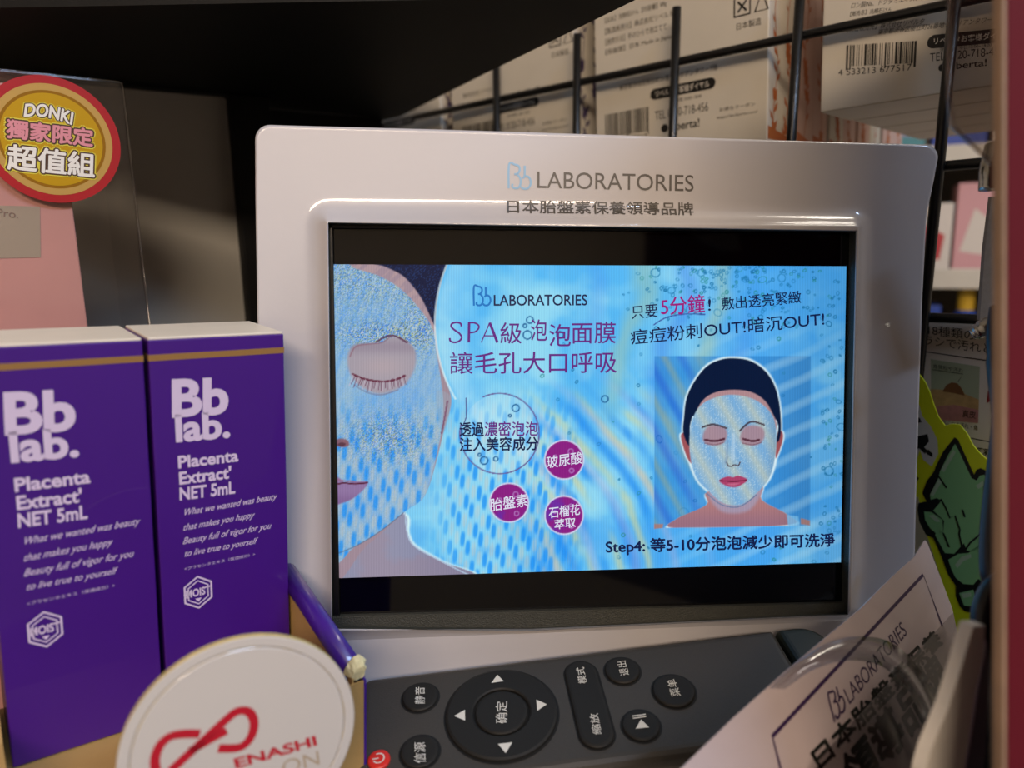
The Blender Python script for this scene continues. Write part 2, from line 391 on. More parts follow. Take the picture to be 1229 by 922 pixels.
# columns further left, violet flowers
C_, FC = carton(156, 83, 6, 24, 39, 100, 'white soap carton with violet flower side, left of the middle wire', True, m_violet, 31)
back_text(C_, FC)
carton(155.5, 83, 31, 24, 39, 100, 'pink soap carton with violet flower side, behind the violet one', False, m_violet, 32, body=m_pinkc)
D_, FD = carton(248, 82, 6, 24, 41, 98, 'white soap carton in deep shade, farthest left behind the wire', True, m_violet, 33)
back_text(D_, FD, False)

# ------------------------------------------------------------------ shop shelf across the aisle, seen through the grid
sh_m = mat('cream_steel', 'b9b4a8', .35, noise=.05, nscale=60)
UF = Frame(at(1148, 318, 640), (math.cos(math.radians(-25)), math.sin(math.radians(-25)), 0), (0, 0, 1))
sf = thing('aisle_shelf', 'cream steel shop shelf across the aisle, blurred beyond the wire mesh', 'shelf', UF.pt(0, 100, -1250-UF.o[2]))
MB().box(UF, -330, 330, 190, 196, -1250-UF.o[2], 420).build('back_panel', mat('steel_back', '6b6258', .5), sf)
for x in (-330, 322): MB().box(UF, x, x+8, 0, 190, -1250-UF.o[2], 420, 1).build('upright', sh_m, sf)
for z in (94, -8, -98, -300, 230): 
    MB().box(UF, -322, 322, 0, 188, z-4, z, .5).build('shelf_board', sh_m, sf)
    MB().box(UF, -322, 322, -2.5, -.1, z-12, z+5, .6).build('price_rail', sh_m, sf)
def goods(x, z, w, d, h, base, blob, lab, bottle=False, y=8):
    t = thing('product_box' if not bottle else 'product_bottle', lab, 'bottle' if bottle else 'box', UF.pt(x, y+d/2, z), 'goods on the aisle shelf')
    if bottle:
        P = [UF.pt(x, y+d/2, z+q_) for q_ in (.3, h*.1, h*.6, h*.72, h*.75)]
        MB().tube(P, [w*.46, w*.5, w*.5, w*.28, w*.2], 16).build('bottle_body', base, t, smooth=True)
        MB().tube([UF.pt(x, y+d/2, z+h*.74), UF.pt(x, y+d/2, z+h)], w*.24, 14).build('cap', blob, t)
    else:
        MB().box(UF, x-w/2, x+w/2, y, y+d, z+.2, z+h, .8).build('carton', base, t)
        MB().flat(UF, [(x-w*.36, z+h*.25), (x+w*.3, z+h*.2), (x+w*.36, z+h*.55), (x-w*.1, z+h*.72)], y-.1).build('label_print', blob, t)
cB = mat('blue_pack', '23408f', .4); cR = mat('red_pack', 'a8323a', .4); cW = mat('white_pack', 'c4bdb4', .4); cY = mat('yellow_pack', 'bd9d2c', .4); cV = mat('lilac_pack', '8a7aa0', .4); cT = mat('teal_pack', '3d7d86', .4); cP = mat('rose_pack', 'bf8f93', .4)
row = [(-112, 44, 66, cV, cB, 'lilac carton'), (-66, 40, 72, cW, cV, 'white carton with lilac print'), (-24, 38, 60, cW, cR, 'white carton with red print'), (14, 34, 76, cP, cW, 'rose carton with white print'), (50, 36, 64, cW, cT, 'white carton with teal print'), (90, 40, 70, cR, cW, 'red carton with white print'), (134, 42, 62, cT, cW, 'teal carton with white print')]
for x, w, h, a, b, l in row: goods(x, -8+.2, w, 50, h, a, b, l + ' on the middle board of the aisle shelf')
row = [(-118, 46, 74, cW, cY, 'white carton with yellow print'), (-70, 40, 66, cB, cY, 'blue carton with yellow print'), (-26, 36, 62, cB, cW, 'blue carton with white print'), (86, 42, 68, cY, cB, 'yellow carton with blue print')]
for x, w, h, a, b, l in row: goods(x, -98+.2, w, 50, h, a, b, l + ' on the lower board of the aisle shelf')
for x, l in ((12, 'left blue bottle with yellow cap'), (44, 'right blue bottle with yellow cap')): goods(x, -98+.2, 28, 28, 78, cB, cY, l + ' on the lower board of the aisle shelf', True)
row = [(-100, 44, 80, cB, cW, 'deep blue carton'), (-52, 42, 70, cT, cV, 'teal carton with lilac print'), (-6, 40, 76, cB, cR, 'blue carton with red print'), (38, 38, 70, cW, cR, 'pale carton with red print'), (82, 40, 82, cV, cW, 'lilac carton with white print')]
for x, w, h, a, b, l in row: goods(x, 94+.2, w, 50, h, a, b, l + ' on the upper board of the aisle shelf')

# ------------------------------------------------------------------ the display: white moulded face with a lit screen
m_white = mat('white_glossy_plastic', 'bab7ba', .35, coat=1, noise=.015, nscale=30, bump=.06, bscale=500)
m_bez = mat('black_textured_bezel', '33342e', .55, noise=.3, nscale=2500, bump=1, bscale=2500)
m_glass = mat('black_screen_glass', '020204', .08, spec=.5)
ds = thing('display_stand', 'white glossy countertop display with a lit video screen and moulded frame', 'display', SF.pt(0, 0, -91))
def at_side(pts, n):
    P = [np.array(p, float) for p in pts]; L = [0]
    for a, b in zip(P, P[1:]): L.append(L[-1]+np.linalg.norm(b-a))
    out = []
    for t in [L[-1]*(q_-math.sin(2*math.pi*q_)/(2*math.pi)*.86) for q_ in np.linspace(0, 1, n, endpoint=False)]:
        i = max(j for j in range(len(P)-1) if L[j] <= t+1e-9); k = (t-L[i])/(L[i+1]-L[i]); out.append(P[i]*(1-k)+P[i+1]*k)
    return out
iTL, iTR, iBR, iBL = hits(SF, [(393.5, 267), (1029, 277), (1019, 739), (398, 756)], -4.3)
oTL, oTR = SF.hit(307, 151), SF.hit(1123, 175)
rgt = hits(SF, [(1122, 189), (1118, 218), (1110, 257), (1105, 355), (1101.7, 453), (1098.5, 560), (1097, 615), (1096, 664), (1094, 735)])
lft = hits(SF, [(336, 740), (333, 600), (327, 520), (318, 450), (310, 390), (307.5, 240), (307, 166)])
zb = iBL[1]-4.5
def arc(c, r, a0, a1, n=7): return [(c[0]+r*math.cos(math.radians(a)), c[1]+r*math.sin(math.radians(a))) for a in np.linspace(a0, a1, n)]
cTL = (oTL[0]+4.2, oTL[1]-4.2); cTR = (oTR[0]-4.0, oTR[1]-4.0)
a_tl = arc(cTL, 4.2, 180, 90, 9); a_tr = arc(cTR, 4.0, 90, 0, 9)
topS = a_tl[4:] + [(oTL[0]*.75+oTR[0]*.25, oTL[1]*.75+oTR[1]*.25+.2), ((oTL[0]+oTR[0])/2, (oTL[1]+oTR[1])/2+.1)] + a_tr[:5]
rS = [p for p in a_tr[4:]] + [p for p in rgt[1:]]
rS = [p for p in rS if p[1] > zb+1] + [(rgt[-1][0], zb)]
lS = [(lft[0][0], zb)] + lft[1:6] + a_tl[:5]
bS = [(rgt[-1][0], zb), (lft[0][0], zb)]
NS = 56
outer = at_side(topS, NS) + at_side(rS, NS) + at_side(bS, NS) + at_side(lS, NS)
inner = at_side([iTL, iTR], NS) + at_side([iTR, iBR], NS) + at_side([iBR, ((iBR[0]+iBL[0])/2-20, (iBR[1]+iBL[1])/2-2.0), iBL], NS) + at_side([iBL, iTL], NS)
def prof(d):
    """proud collar round the opening, hollow fillet, then a nearly flat flange that falls back at its rim"""
    t = min(d/8, 1); y = -4.4*(1-t)**2.5
    if d < .8: y += .5*(1-d/.8)**2
    if d > 8: y -= .0008*(d-8)**2
    return y-.6
KK = 44; vs = []; n = len(outer)
for k in range(KK+1):
    t = (k/KK)**1.25
    for a, b in zip(inner, outer):
        p = a*(1-t)+b*t
        dx = max(iTL[0]-p[0], p[0]-iTR[0], 0); dz = max(p[1]-iTL[1], iBL[1]+.0-p[1], 0)
        d = math.hypot(dx, dz); vs.append(SF.pt(p[0], prof(d), p[1]))
fs = [(k*n+i, k*n+(i+1) % n, (k+1)*n+(i+1) % n, (k+1)*n+i) for k in range(KK) for i in range(n)]
m0 = len(vs)   # folded rims: inwards at the opening, backwards at the outside
for i in range(n): vs.append(SF.pt(inner[i][0], -3.5, inner[i][1]))
for i in range(n):
    y0 = np.dot(vs[KK*n+i]-SF.o, SF.y); vs.append(SF.pt(outer[i][0]*.998, y0+1.1, outer[i][1]))
fs += [(i, (i+1) % n, m0+(i+1) % n, m0+i) for i in range(n)] + [(KK*n+i, KK*n+(i+1) % n, m0+n+(i+1) % n, m0+n+i) for i in range(n)]
face = mesh('face_plate', vs, fs, m_white, ds, smooth=True)
# ledge sweeping forward under the remote
ledge = []; NU = 40
xl, xr = lft[0][0], rgt[-1][0]
for i in range(NU+1):
    x = xl+(xr-xl)*i/NU
    d = iBL[1]-zb; P0 = SF.pt(x, prof(max(d, .1)), zb)
    rel = P0-RC; u_ = rel@RF.x
    P3 = RF.pt(u_, 13.2, 12); P1 = P0-SF.z*15; P2 = P3+RF.z*9
    col = [P0*(1-t)**3+P1*3*t*(1-t)**2+P2*3*t*t*(1-t)+P3*t**3 for t in np.linspace(0, 1, 15)]
    col += [RF.pt(u_, 13.2, -10), RF.pt(u_, 13.2, -31)]
    e = RF.pt(u_, 13.2, -33); col += [e, np.array([e[0], e[1]-.5, SHELF_Z+.2])]
    ledge.append(col)
tl = BF.pt(BW+6.5, 0, 0)
for j in range(len(ledge[0])):
    L_, R_ = ledge[0][j], ledge[-1][j]; a_ = (L_-tl)@BF.x; b_ = (R_-tl)@BF.x
    if a_ < 0 < b_:
        t0 = -a_/(b_-a_)
        for i in range(NU+1): t = t0+(1-t0)*i/NU; ledge[i][j] = L_+(R_-L_)*t
m1 = len(ledge[0]); vs = [p for c in ledge for p in c]
mesh('ledge', vs, [(i*m1+j, (i+1)*m1+j, (i+1)*m1+j+1, i*m1+j+1) for i in range(NU) for j in range(m1-1)], m_white, ds, smooth=True)
MB().box(SF, -88, 84, 4, 24, -84, 76, 3).build('housing', m_blk, ds)
gw0, gw1 = iTL[0]-1.2, iTR[0]+1.2
panel = MB().box(SF, gw0, gw1, .35, 4, -62, iTL[1]+1.5).build('screen_panel', m_glass, ds)
ln = [SF.pt(p[0]*1.001, -3.6, p[1]*1.001) for p in inner]+[SF.pt(p[0]*1.001, .3, p[1]*1.001) for p in inner]
mesh('bezel_liner', ln, [(i, (i+1) % n, (i+1) % n+n, i+n) for i in range(n)], m_bez, ds)
zz = [SF.hit(400, 738)[1], SF.hit(1015, 722)[1]]
MB().prism(SF, [(gw0, zz[0]), (iTR[0]-2, zz[1]), (iTR[0]+1, zz[1]), (iTR[0]+1, iBR[1]-2), (0, iBL[1]-4), (gw0, iBL[1]-2)], -1.4, .3).build('bezel_bar', m_bez, ds)
MB().box(SF, SF.hit(1017.5, 500)[0], gw1+.5, -1.4, .3, zz[1], iTR[1]+.5, .3).build('bezel_bar', m_bez, ds)
MB().box(SF, gw0, gw1, -.9, .3, iTL[1]-1.0, iTL[1]+2, .2).build('bezel_bar', mat('black_bezel_gloss', '070708', .3), ds)
MB().box(SF, gw0, iTL[0]+.8, -.9, .3, -60, iTL[1]+1, .2).build('bezel_bar', MATS['black_bezel_gloss'], ds)
# face lettering, laid on the curved moulding
def on_face(body, a, b, c, m, bold=0, logo=False):
    mb = MB(); O = -3
    if logo: logo_px(mb, SF, a, b, c, .62, O)
    else: text_fat(mb, SF, body, SF.hit(*a, O), SF.hit(*b, O), SF.hit(*c, O), bold*12, O, 4 if bold else 1)
    o = []
    for p in mb.v:
        q = np.array(p)-SF.o; x, z = q@SF.x, q@SF.z
        o.append(SF.pt(x, prof(max(z-iTL[1], 0))-.1, z))
    mb.v = o; return mb.build('lettering', m, ds)
m_gt = mat('grey_print', '4a4540', .4); m_lb = mat('light_blue_print', '86b2d4', .4)
on_face('LABORATORIES', (646, 223.7), (835.5, 228), (646, 203.5), m_gt)
on_face('', (609.5, 224), (639, 225.5), (610, 195), m_lb, logo=True)
on_face('日本胎盤素保養領導品牌', (609.5, 254.5), (834.6, 257.5), (609.5, 238), m_gt, bold=.006)

# ---- the picture on the screen: an emissive dot raster computed here (colours of the film still, as the panel shows it)
NXp, NZp = 620, 370
gx = np.linspace(-77, 77, NXp); gz = np.linspace(-45.73, 45.73, NZp)
GX, GZ = np.meshgrid(gx, gz); Pw = SF.o + GX[..., None]*SF.x + GZ[..., None]*SF.z
X, Y = proj(Pw)
def sstep(a, b, x): t = np.clip((x-a)/(b-a), 0, 1); return t*t*(3-2*t)
def vnoise(x, y, seed):
    r = np.random.default_rng(seed); T = r.random((64, 64)); xi = np.floor(x).astype(int); yi = np.floor(y).astype(int)
    fx = x-xi; fy = y-yi; fx = fx*fx*(3-2*fx); fy = fy*fy*(3-2*fy); g = lambda i, j: T[(yi+j) % 64, (xi+i) % 64]
    return (g(0, 0)*(1-fx)+g(1, 0)*fx)*(1-fy)+(g(0, 1)*(1-fx)+g(1, 1)*fx)*fy
def fbm(x, y, seed): return sum(vnoise(x*2**k, y*2**k, seed+k)*.5**(k+1) for k in range(4))/.94
def col_(h): return np.array([int(h[i:i+2], 16) for i in (0, 2, 4)], float)
IMG = np.zeros(X.shape+(3,))
def lay(c, m): 
    global IMG
    c = col_(c) if isinstance(c, str) else c
    IMG = IMG*(1-m[..., None]) + c*m[..., None]
def sdf(pts):
    P = np.array(pts, float); d = np.full(X.shape, 1e9); ins = np.zeros(X.shape, bool); j = len(P)-1
    for i in range(len(P)):
        a, b = P[j], P[i]; e = b-a; wx = X-a[0]; wy = Y-a[1]; t = np.clip((wx*e[0]+wy*e[1])/(e@e+1e-9), 0, 1)
        d = np.minimum(d, np.hypot(wx-t*e[0], wy-t*e[1]))
        if a[1] != b[1]: ins ^= ((a[1] > Y) != (b[1] > Y)) & (X < (b[0]-a[0])*(Y-a[1])/(b[1]-a[1])+a[0])
        j = i
    return np.where(ins, -d, d)
def area_(pts, soft=.8, sm=True, n=5):
    p = [tuple(q) for q in spline(pts, n, True)] if sm else pts
    return sdf(p), lambda s=soft: None
def M_(pts, soft=.8, sm=True): 
    d = sdf([tuple(q) for q in spline(pts, 5, True)] if sm else pts); return 1-sstep(-soft, soft, d)
def L_(pts, w, soft=.7, sm=True):
    P = [tuple(q) for q in spline(pts, 6)] if sm else pts; d = np.full(X.shape, 1e9)
    for a, b in zip(P, P[1:]):
        a = np.array(a); e = np.array(b)-a; wx = X-a[0]; wy = Y-a[1]; t = np.clip((wx*e[0]+wy*e[1])/(e@e+1e-9), 0, 1)
        d = np.minimum(d, np.hypot(wx-t*e[0], wy-t*e[1]))
    return 1-sstep(w/2-soft/2, w/2+soft/2, d)
# water backdrop
n1 = fbm(X/70, Y/60, 1)
lay('58bdfc', np.ones(X.shape)); lay('9fe4fb', sstep(.35, .75, n1)*.85)
lay('3f9df2', sstep(760, 900, X)*.55); lay('8fd8fa', sstep(.5, .7, fbm(X/50, Y/60, 5))*.45)
lay('4aa5f5', sstep(540, 690, Y)*sstep(.4, .65, fbm(X/60+3, Y/40, 8))*.5)
# interference bands of the panel: arcs opening down to the left, paler diagonal stripes on the right
R1 = np.hypot(X-420, (Y-760)*1.05); w1 = np.sin(R1/5.4+6*fbm(X/110, Y/150, 9))*sstep(.25, .6, fbm(X/45, Y/90, 19))
zone = sstep(600, 690, X)*(1-sstep(790, 900, X))*sstep(420, 520, Y)
lay('e4dc96', np.clip(w1, 0, 1)**2*zone*.55); lay('1c88f6', np.clip(-w1, 0, 1)**1.5*zone*.6)
lay('d9b9d8', np.clip(np.sin(R1/7.2+1.2+3*fbm(X/120, Y/120, 9)), 0, 1)**3*zone*.28)
w2 = np.sin((X*.42+Y*.9)/4.3+2*fbm(X/80, Y/80, 12)); z2 = sstep(760, 900, X)*sstep(330, 480, Y)
lay('b6e4fb', np.clip(w2, 0, 1)*z2*.38)
w3 = np.sin((X+Y*.12)/16+4*fbm(X/160, Y/90, 14)); z3 = sstep(690, 740, X)*(1-sstep(860, 930, X))*(1-sstep(430, 560, Y))
lay('c2cf9a', np.clip(w3, 0, 1)**3*z3*.38); lay('3c7df0', np.clip(-w3, 0, 1)**3*z3*.35)
def dashes(msk, a=1.0):
    p = np.sin((X+Y*.10)*2*math.pi/14.5)*np.sin((Y-X*.25)*2*math.pi/46+np.floor((X+Y*.1)/14.5)*1.9)
    fine = .5+.5*np.sin(X*2*math.pi/2.6)
    lay('1490ff', msk*np.clip(p*1.7-.1, 0, 1)*.72*a); lay('d8cfc0', msk*np.clip(-p*1.7-.2, 0, 1)*(.22+.26*fine)*a)
dashes(sstep(505, 560, X)*(1-sstep(640, 720, X))*sstep(455, 530, Y))
# pale speech disc edge around the headline
dd = np.hypot((X-702), (Y-388)); lay('d2f3fd', (1-sstep(172, 181, dd))*sstep(120, 181, dd)*.35*(X < 640))
# droplets
for i in range(330):
    if rng.random() < .62: x, y = 880+rng.normal(0, 62), 350+abs(rng.normal(0, 40))-30
    else: x, y = (rng.uniform(985, 1012), rng.uniform(330, 690)) if rng.random() < .5 else (rng.uniform(640, 1010), rng.uniform(440, 690))
    r = rng.uniform(.8, 2.4) if rng.random() < .92 else rng.uniform(3, 6)
    sl = (np.abs(X-x) < 9) & (np.abs(Y-y) < 9)
    if not sl.any(): continue
    a = rng.uniform(0, 3); ex = np.hypot((X-x)*math.cos(a)+(Y-y)*math.sin(a), (-(X-x)*math.sin(a)+(Y-y)*math.cos(a))*rng.uniform(1, 1.6))
    lay('1c74a8' if rng.random() < .7 else '2c8c8a', (1-sstep(.35, 1.1, np.abs(ex-r)))*sl*rng.uniform(.35, .8))
# large face at the left
BG0 = IMG.copy()
hair = [(452, 316), (536, 316), (541, 345), (531, 362), (524, 378), (523, 393), (508, 362), (495, 343), (482, 330), (462, 320)]
face_all = [(395, 310), (470, 314), (500, 336), (522, 366), (527, 400), (530, 440), (541, 474), (540, 492), (533, 516), (522, 560), (509, 596), (486, 614), (440, 655), (395, 675)]
neck = [(395, 600), (480, 614), (488, 640), (497, 655), (530, 674), (566, 694), (395, 705)]
lay('d6f6ff', M_([(x+4, y) for x, y in neck], 2)); lay('8d86a0', M_(neck)); lay('7f8fb4', M_(neck)*sstep(.35, .65, fbm(X/30, Y/30, 30))*.6)
lay('ccb6b8', M_(neck)*(1-sstep(455, 560, X))*.25)
lay('a58f9c', M_(face_all)*1.0)
lay('c6a6a4', M_(face_all)*(Y < 420)*sstep(.4, .6, fbm((X+Y)/6, (X-Y)/30, 40))*.5)
lay('161d3e', M_(hair)); lay('2c4b86', M_(hair)*(rng.random(X.shape) < .16)*.6)
mask = [(395, 312), (425, 322), (456, 332), (482, 348), (506, 374), (520, 397), (524, 425), (529, 455), (532, 485), (530, 515), (522, 555), (509, 596), (486, 614), (456, 638), (426, 656), (395, 668), (380, 500)]
mm = M_(mask); lay('83b6e6', mm); lay('a5c6da', mm*sstep(.35, .7, fbm(X/40, Y/50, 50))*.6)
dashes(mm*sstep(460, 540, Y), 1.0)
dg = np.sin((X*1.0+Y*.35)*2*math.pi/15); lay('4f9cf0', mm*np.clip(dg, 0, 1)*(1-sstep(430, 500, Y))*.35)
spk = rng.random(X.shape); top_ = (1-sstep(330, 400, Y))*.6+np.exp(-((X-460)/55)**2-((Y-402)/16)**2)*1.1+np.exp(-((X-465)/45)**2-((Y-525)/26)**2)*.8+np.exp(-((X-505)/20)**2-((Y-390)/40)**2)*.5+.12
for c_, lo, hi in (('3f6f9a', 0, .16), ('b9c26a', .16, .30), ('2c6de0', .30, .44), ('d7dbe0', .44, .58), ('4a5c50', .58, .66)):
    lay(c_, mm*((spk > lo) & (spk < hi))*np.clip(top_, 0, 1)*.75)
lay('9db0c2', M_([(524, 470), (541, 476), (539, 500), (532, 520), (526, 500)])*.4)
lay('7d4f6c', L_([(537, 482), (534, 500), (530, 520)], 2.2)*.8)
lay(BG0, (1-sstep(178.5, 180, dd))*((Y < 486)|(X > 541)))
lay('e6fbff', (1-sstep(.6, 1.8, np.abs(dd-180)))*(X < 560)*(Y < 480)*.7)
eye = [(417, 430), (424, 415), (440, 412), (458, 411), (472, 404), (490, 411), (499, 424), (497, 444), (484, 463), (458, 473), (436, 466), (421, 450)]
me_ = M_(eye, 2.5); lay('a9a0ac', me_); lay('8e7f92', me_*(1-sstep(0, 14, np.abs(Y-416))) *.5); lay('b9a7ad', me_*np.exp(-((X-460)/26)**2-((Y-440)/12)**2)*.7)
lay('8a5868', L_([(420, 428), (427, 416), (443, 413), (459, 411), (472, 403), (490, 411)], 1.6, 1.5)*.55)
lay('5a3450', L_([(452, 410), (466, 403), (476, 404), (488, 411)], 2.2)*.8)
lay('63283c', .9*L_([(423, 449), (438, 455), (458, 458), (474, 456), (486, 451)], 2.4)); 
for i in range(26):
    t = i/25; x = 424+t*60; y = 450+8*math.sin(t*math.pi)
    lay('6b3450' if i % 3 else 'c9b6c8', L_([(x, y), (x+(t-.5)*8-1, y+rng.uniform(7, 14))], .9, .8, False)*.75)
lay('6a4a60', L_([(425, 462), (440, 471), (458, 474), (478, 468)], 1, 1.4)*.5)
lay('8d5a63', M_([(401, 534), (406, 527), (416, 528), (419, 534), (412, 537)], 1.2)*.9); lay('4d2b3a', M_([(405, 534), (410, 531), (415, 533), (411, 536)])*.7)
lip = [(398, 572), (406, 573), (414, 579), (426, 578), (441, 578.5), (437, 587), (424, 598), (410, 604), (396, 606)]
lay('9478a6', M_(lip, 1.2)); lay('7f5f8e', M_(lip, 1.2)*sstep(588, 604, Y)*.6); lay('5b2440', L_([(398, 583), (412, 580), (426, 581), (441, 579.5)], 1.9)); lay('a06a88', L_([(398, 574), (412, 577), (426, 578)], 1.6)*.7)
lay('b4c8e0', L_([(x_, y_) for x_, y_ in [(486, 616), (489, 640), (498, 656), (530, 674), (566, 692)]], 1.6))
lay('5a6680', L_([(395, 668), (426, 656), (456, 638), (484, 616)], 1.3)*.6)
# small portrait
ph = [(785.5, 427.5), (973, 427.5), (972, 631), (785, 634)]; mp = M_(ph, .7, False)
lay('2f86d2', mp*.55); lay('3a79b8', mp*sstep(880, 975, X)*.3)
lay('b8e2fb', mp*np.clip(w2, 0, 1)*sstep(880, 930, X)*.35); w5 = np.sin((X-Y*.55)/6.5); lay('2256d8', mp*np.clip(w5, 0, 1)**2*(1-sstep(800, 880, X))*.4); lay('b7b27f', mp*np.clip(-w5, 0, 1)**3*(1-sstep(800, 870, X))*.4)
hr = [(820, 520), (821, 500), (824, 478), (834, 457), (848, 440), (864, 432), (880, 430), (900, 433), (918, 445), (930, 464), (936, 490), (937, 520), (932, 530), (925, 500), (830, 500), (828, 535)]
sho = [(850, 590), (848, 606), (812, 623), (812, 634), (946, 630), (945, 618), (914, 600), (912, 582)]
ears = [[(817, 524), (823, 520), (829, 530), (831, 556), (824, 548)], [(933, 520), (939, 519), (939, 530), (931, 550)]]
fc = [(826, 545), (826, 500), (838, 480), (860, 473), (895, 472), (920, 482), (932, 505), (933, 540), (925, 572), (908, 592), (889, 607), (868, 605), (852, 592), (836, 575)]
for p_ in (hr, sho, fc, *ears): lay('dff6ff', M_([(880+(x-880)*1.03, 540+(y-540)*1.022) for x, y in p_], 1.6)*mp)
lay('b57f80', M_(sho)*mp); lay('8f6b86', M_(sho)*sstep(600, 632, Y)*.6*mp); lay('a9a0bb', M_([(852, 588), (912, 582), (900, 612), (866, 614)], 3)*.8)
lay('7fc4f2', M_([(944, 618), (958, 620), (960, 632), (946, 632)], .8, False)*.8); lay('a7817f', M_([(785, 629), (796, 629), (795, 634), (785, 635)], .6, False)); lay('a7817f', M_([(961, 622), (972, 625), (972, 631), (961, 629)], .6, False))
for e_ in ears: lay('a3565c', M_(e_))
lay('0d1c3c', M_(hr)); fore = [(838, 520), (836, 494), (850, 475), (876, 468), (905, 472), (924, 490), (926, 520)]; lay('b58d92', M_(fore)); lay('0d1c3c', M_([(822, 505), (830, 480), (838, 474), (834, 490), (828, 512), (829, 532), (823, 528)]));
fcm = [(828, 545), (829, 512), (838, 490), (856, 478), (880, 474), (906, 480), (925, 496), (931, 515), (931, 540), (924, 572), (908, 592), (889, 606), (868, 604), (852, 591), (836, 574)]
fm = M_(fcm, 1); lay('96bcd6', fm); w6 = np.sin((X-Y*.6)/5.2+1); lay('5fa6ea', fm*np.clip(w6, 0, 1)*.45); lay('d9d2ac', fm*np.clip(-w6, 0, 1)**2*.38)
lay('d7ecf4', fm*(rng.random(X.shape) < .12)*.5); lay('6e92b0', fm*sstep(915, 934, X)*.5)
for cx_, s_ in ((858, 1), (903, -1)):
    ez = [(cx_-14, 521), (cx_-8, 512), (cx_+4, 511), (cx_+13, 515), (cx_+14, 526), (cx_+6, 534), (cx_-8, 534), (cx_-14, 529)]
    lay('a98a98', M_(ez, 2)*.95); lay('5a3040', L_([(cx_-10*s_-2, 528), (cx_, 529.5), (cx_+11*s_, 527)], 2.6)); lay('7a4a58', L_([(cx_-12, 532), (cx_, 534), (cx_+11, 531)], 1.2)*.7)
    lay('43343e', L_([(cx_-15, 515+(-2)*s_), (cx_-2, 508+1.5*s_), (cx_+14, 512+2*s_)], 2.2)*.85)
lay('7d9cc0', L_([(873, 530), (872, 548), (870, 556)], 2.5, 2)*.5); lay('cfe4f2', L_([(880, 522), (880, 550)], 4, 4)*.5); lay('4d3a46', L_([(872, 555), (874, 559), (878, 560), (881, 558), (886, 559), (888, 555)], 1.4)); lay('7b93ad', L_([(874, 548), (871, 555)], 1)*.5)
lp = [(863, 577), (873, 572), (880, 573), (886, 571), (897, 576), (888, 583), (880, 585), (871, 583)]
lay('b0456e', M_(lp)); lay('d27a98', M_([(872, 581), (888, 580), (880, 583)])*.7); lay('5f1f38', L_([(864, 577), (880, 578), (896, 576.5)], 1.1))
lay('3c6c9c', L_([(848, 592), (866, 606), (888, 608), (908, 594)], 1.2)*.6)
# drawn rings and the three roundels
th = np.arctan2(Y-520.5, X-599.5); rr = np.hypot(X-599.5, (Y-520.5)*.985)
lay('6c5f9c', (1-sstep(.4, 1.1, np.abs(rr-47.5)))*((th < -2.05) | (th > -2.05)) * ~((th > -2.9) & (th < -2.0)))
lay('d9f2fc', (rr < 46)*.22); lay('3f3a78', L_([(559.5, 478), (559.5, 500), (555, 512)], 1.2)*.9)
for x, y, r in ((619, 490, 4.2), (612, 499, 1.6), (581, 553, 4.5), (595, 551, 2.6), (575.5, 546, 1.8), (726, 479, 4), (636, 384, 4), (633, 402, 5), (630, 391, 2.2), (672, 402, 4)):
    lay('1f5f98', (1-sstep(.4, 1.2, np.abs(np.hypot(X-x, Y-y)-r)))*.9)
for x, y, r in ((677, 552, 24), (611, 603.5, 24), (677, 618.5, 23.6)):
    d = np.hypot(X-x, Y-y); lay('d8dcf6', 1-sstep(r-.6, r+.8, d)); lay('8f1f86', 1-sstep(r-2.2, r-1, d)); lay('6a2fae', (1-sstep(r-2.2, r-1, d))*sstep(.45, .7, fbm(X/20, Y/20, 70))*.8)
    for q_ in ((8, -10, 3), (9, 13, 2.6), (-11, -4, 1.6)): lay('c39ad8', (1-sstep(.3, 1, np.abs(np.hypot(X-x-q_[0], Y-y-q_[1])-q_[2])))*.7)
lay('3c4a9a', L_([(784.5, 390), (800, 381), (822, 377), (846, 377.5)], 1.3))
IMG *= (1+.035*np.sin(X*2*math.pi/3.1))[..., None]*(1-.10*sstep(900, 1020, X))[..., None]
IMG = np.clip(IMG, 0, 255)/255; LIN = np.where(IMG <= .04045, IMG/12.92, ((IMG+.055)/1.055)**2.4)
pv = (Pw*.001 + np.array([0, 0, BASE_Z])).reshape(-1, 3) - np.array(ROOT['display_stand'])
pm = bpy.data.meshes.new('picture'); nv = NXp*NZp; ii = np.arange(nv).reshape(NZp, NXp)
q4 = np.stack([ii[:-1, :-1], ii[:-1, 1:], ii[1:, 1:], ii[1:, :-1]], -1).reshape(-1, 4)
pm.vertices.add(nv); pm.vertices.foreach_set('co', pv.astype(np.float32).ravel())
pm.loops.add(q4.size); pm.loops.foreach_set('vertex_index', q4.ravel().astype(np.int32))
pm.polygons.add(len(q4)); pm.polygons.foreach_set('loop_start', np.arange(0, q4.size, 4, dtype=np.int32)); pm.polygons.foreach_set('loop_total', np.full(len(q4), 4, np.int32))
pm.update(calc_edges=True)
ca = pm.color_attributes.new('dots', 'FLOAT_COLOR', 'POINT'); ca.data.foreach_set('color', np.concatenate([LIN.reshape(-1, 3), np.ones((nv, 1))], 1).astype(np.float32).ravel())
sm_ = mat('lit_picture', '000000', .12, spec=.3); nt = sm_.node_tree; an = nt.nodes.new('ShaderNodeAttribute'); an.attribute_name = 'dots'
nt.links.new(an.outputs['Color'], nt.nodes['Principled BSDF'].inputs['Emission Color']); nt.nodes['Principled BSDF'].inputs['Emission Strength'].default_value = .92
pm.materials.append(sm_); po = bpy.data.objects.new('picture', pm); COL.objects.link(po); po.parent = panel
def em(n, h): return mat('lit_'+n, h, .3, spec=.2, emit=.9)
navy, purp, blue_, whit, plum = em('navy', '14204e'), em('purple', '6a2a86'), em('blue', '1678c8'), em('white', 'e6e8fb'), em('plum', 'a01f80')
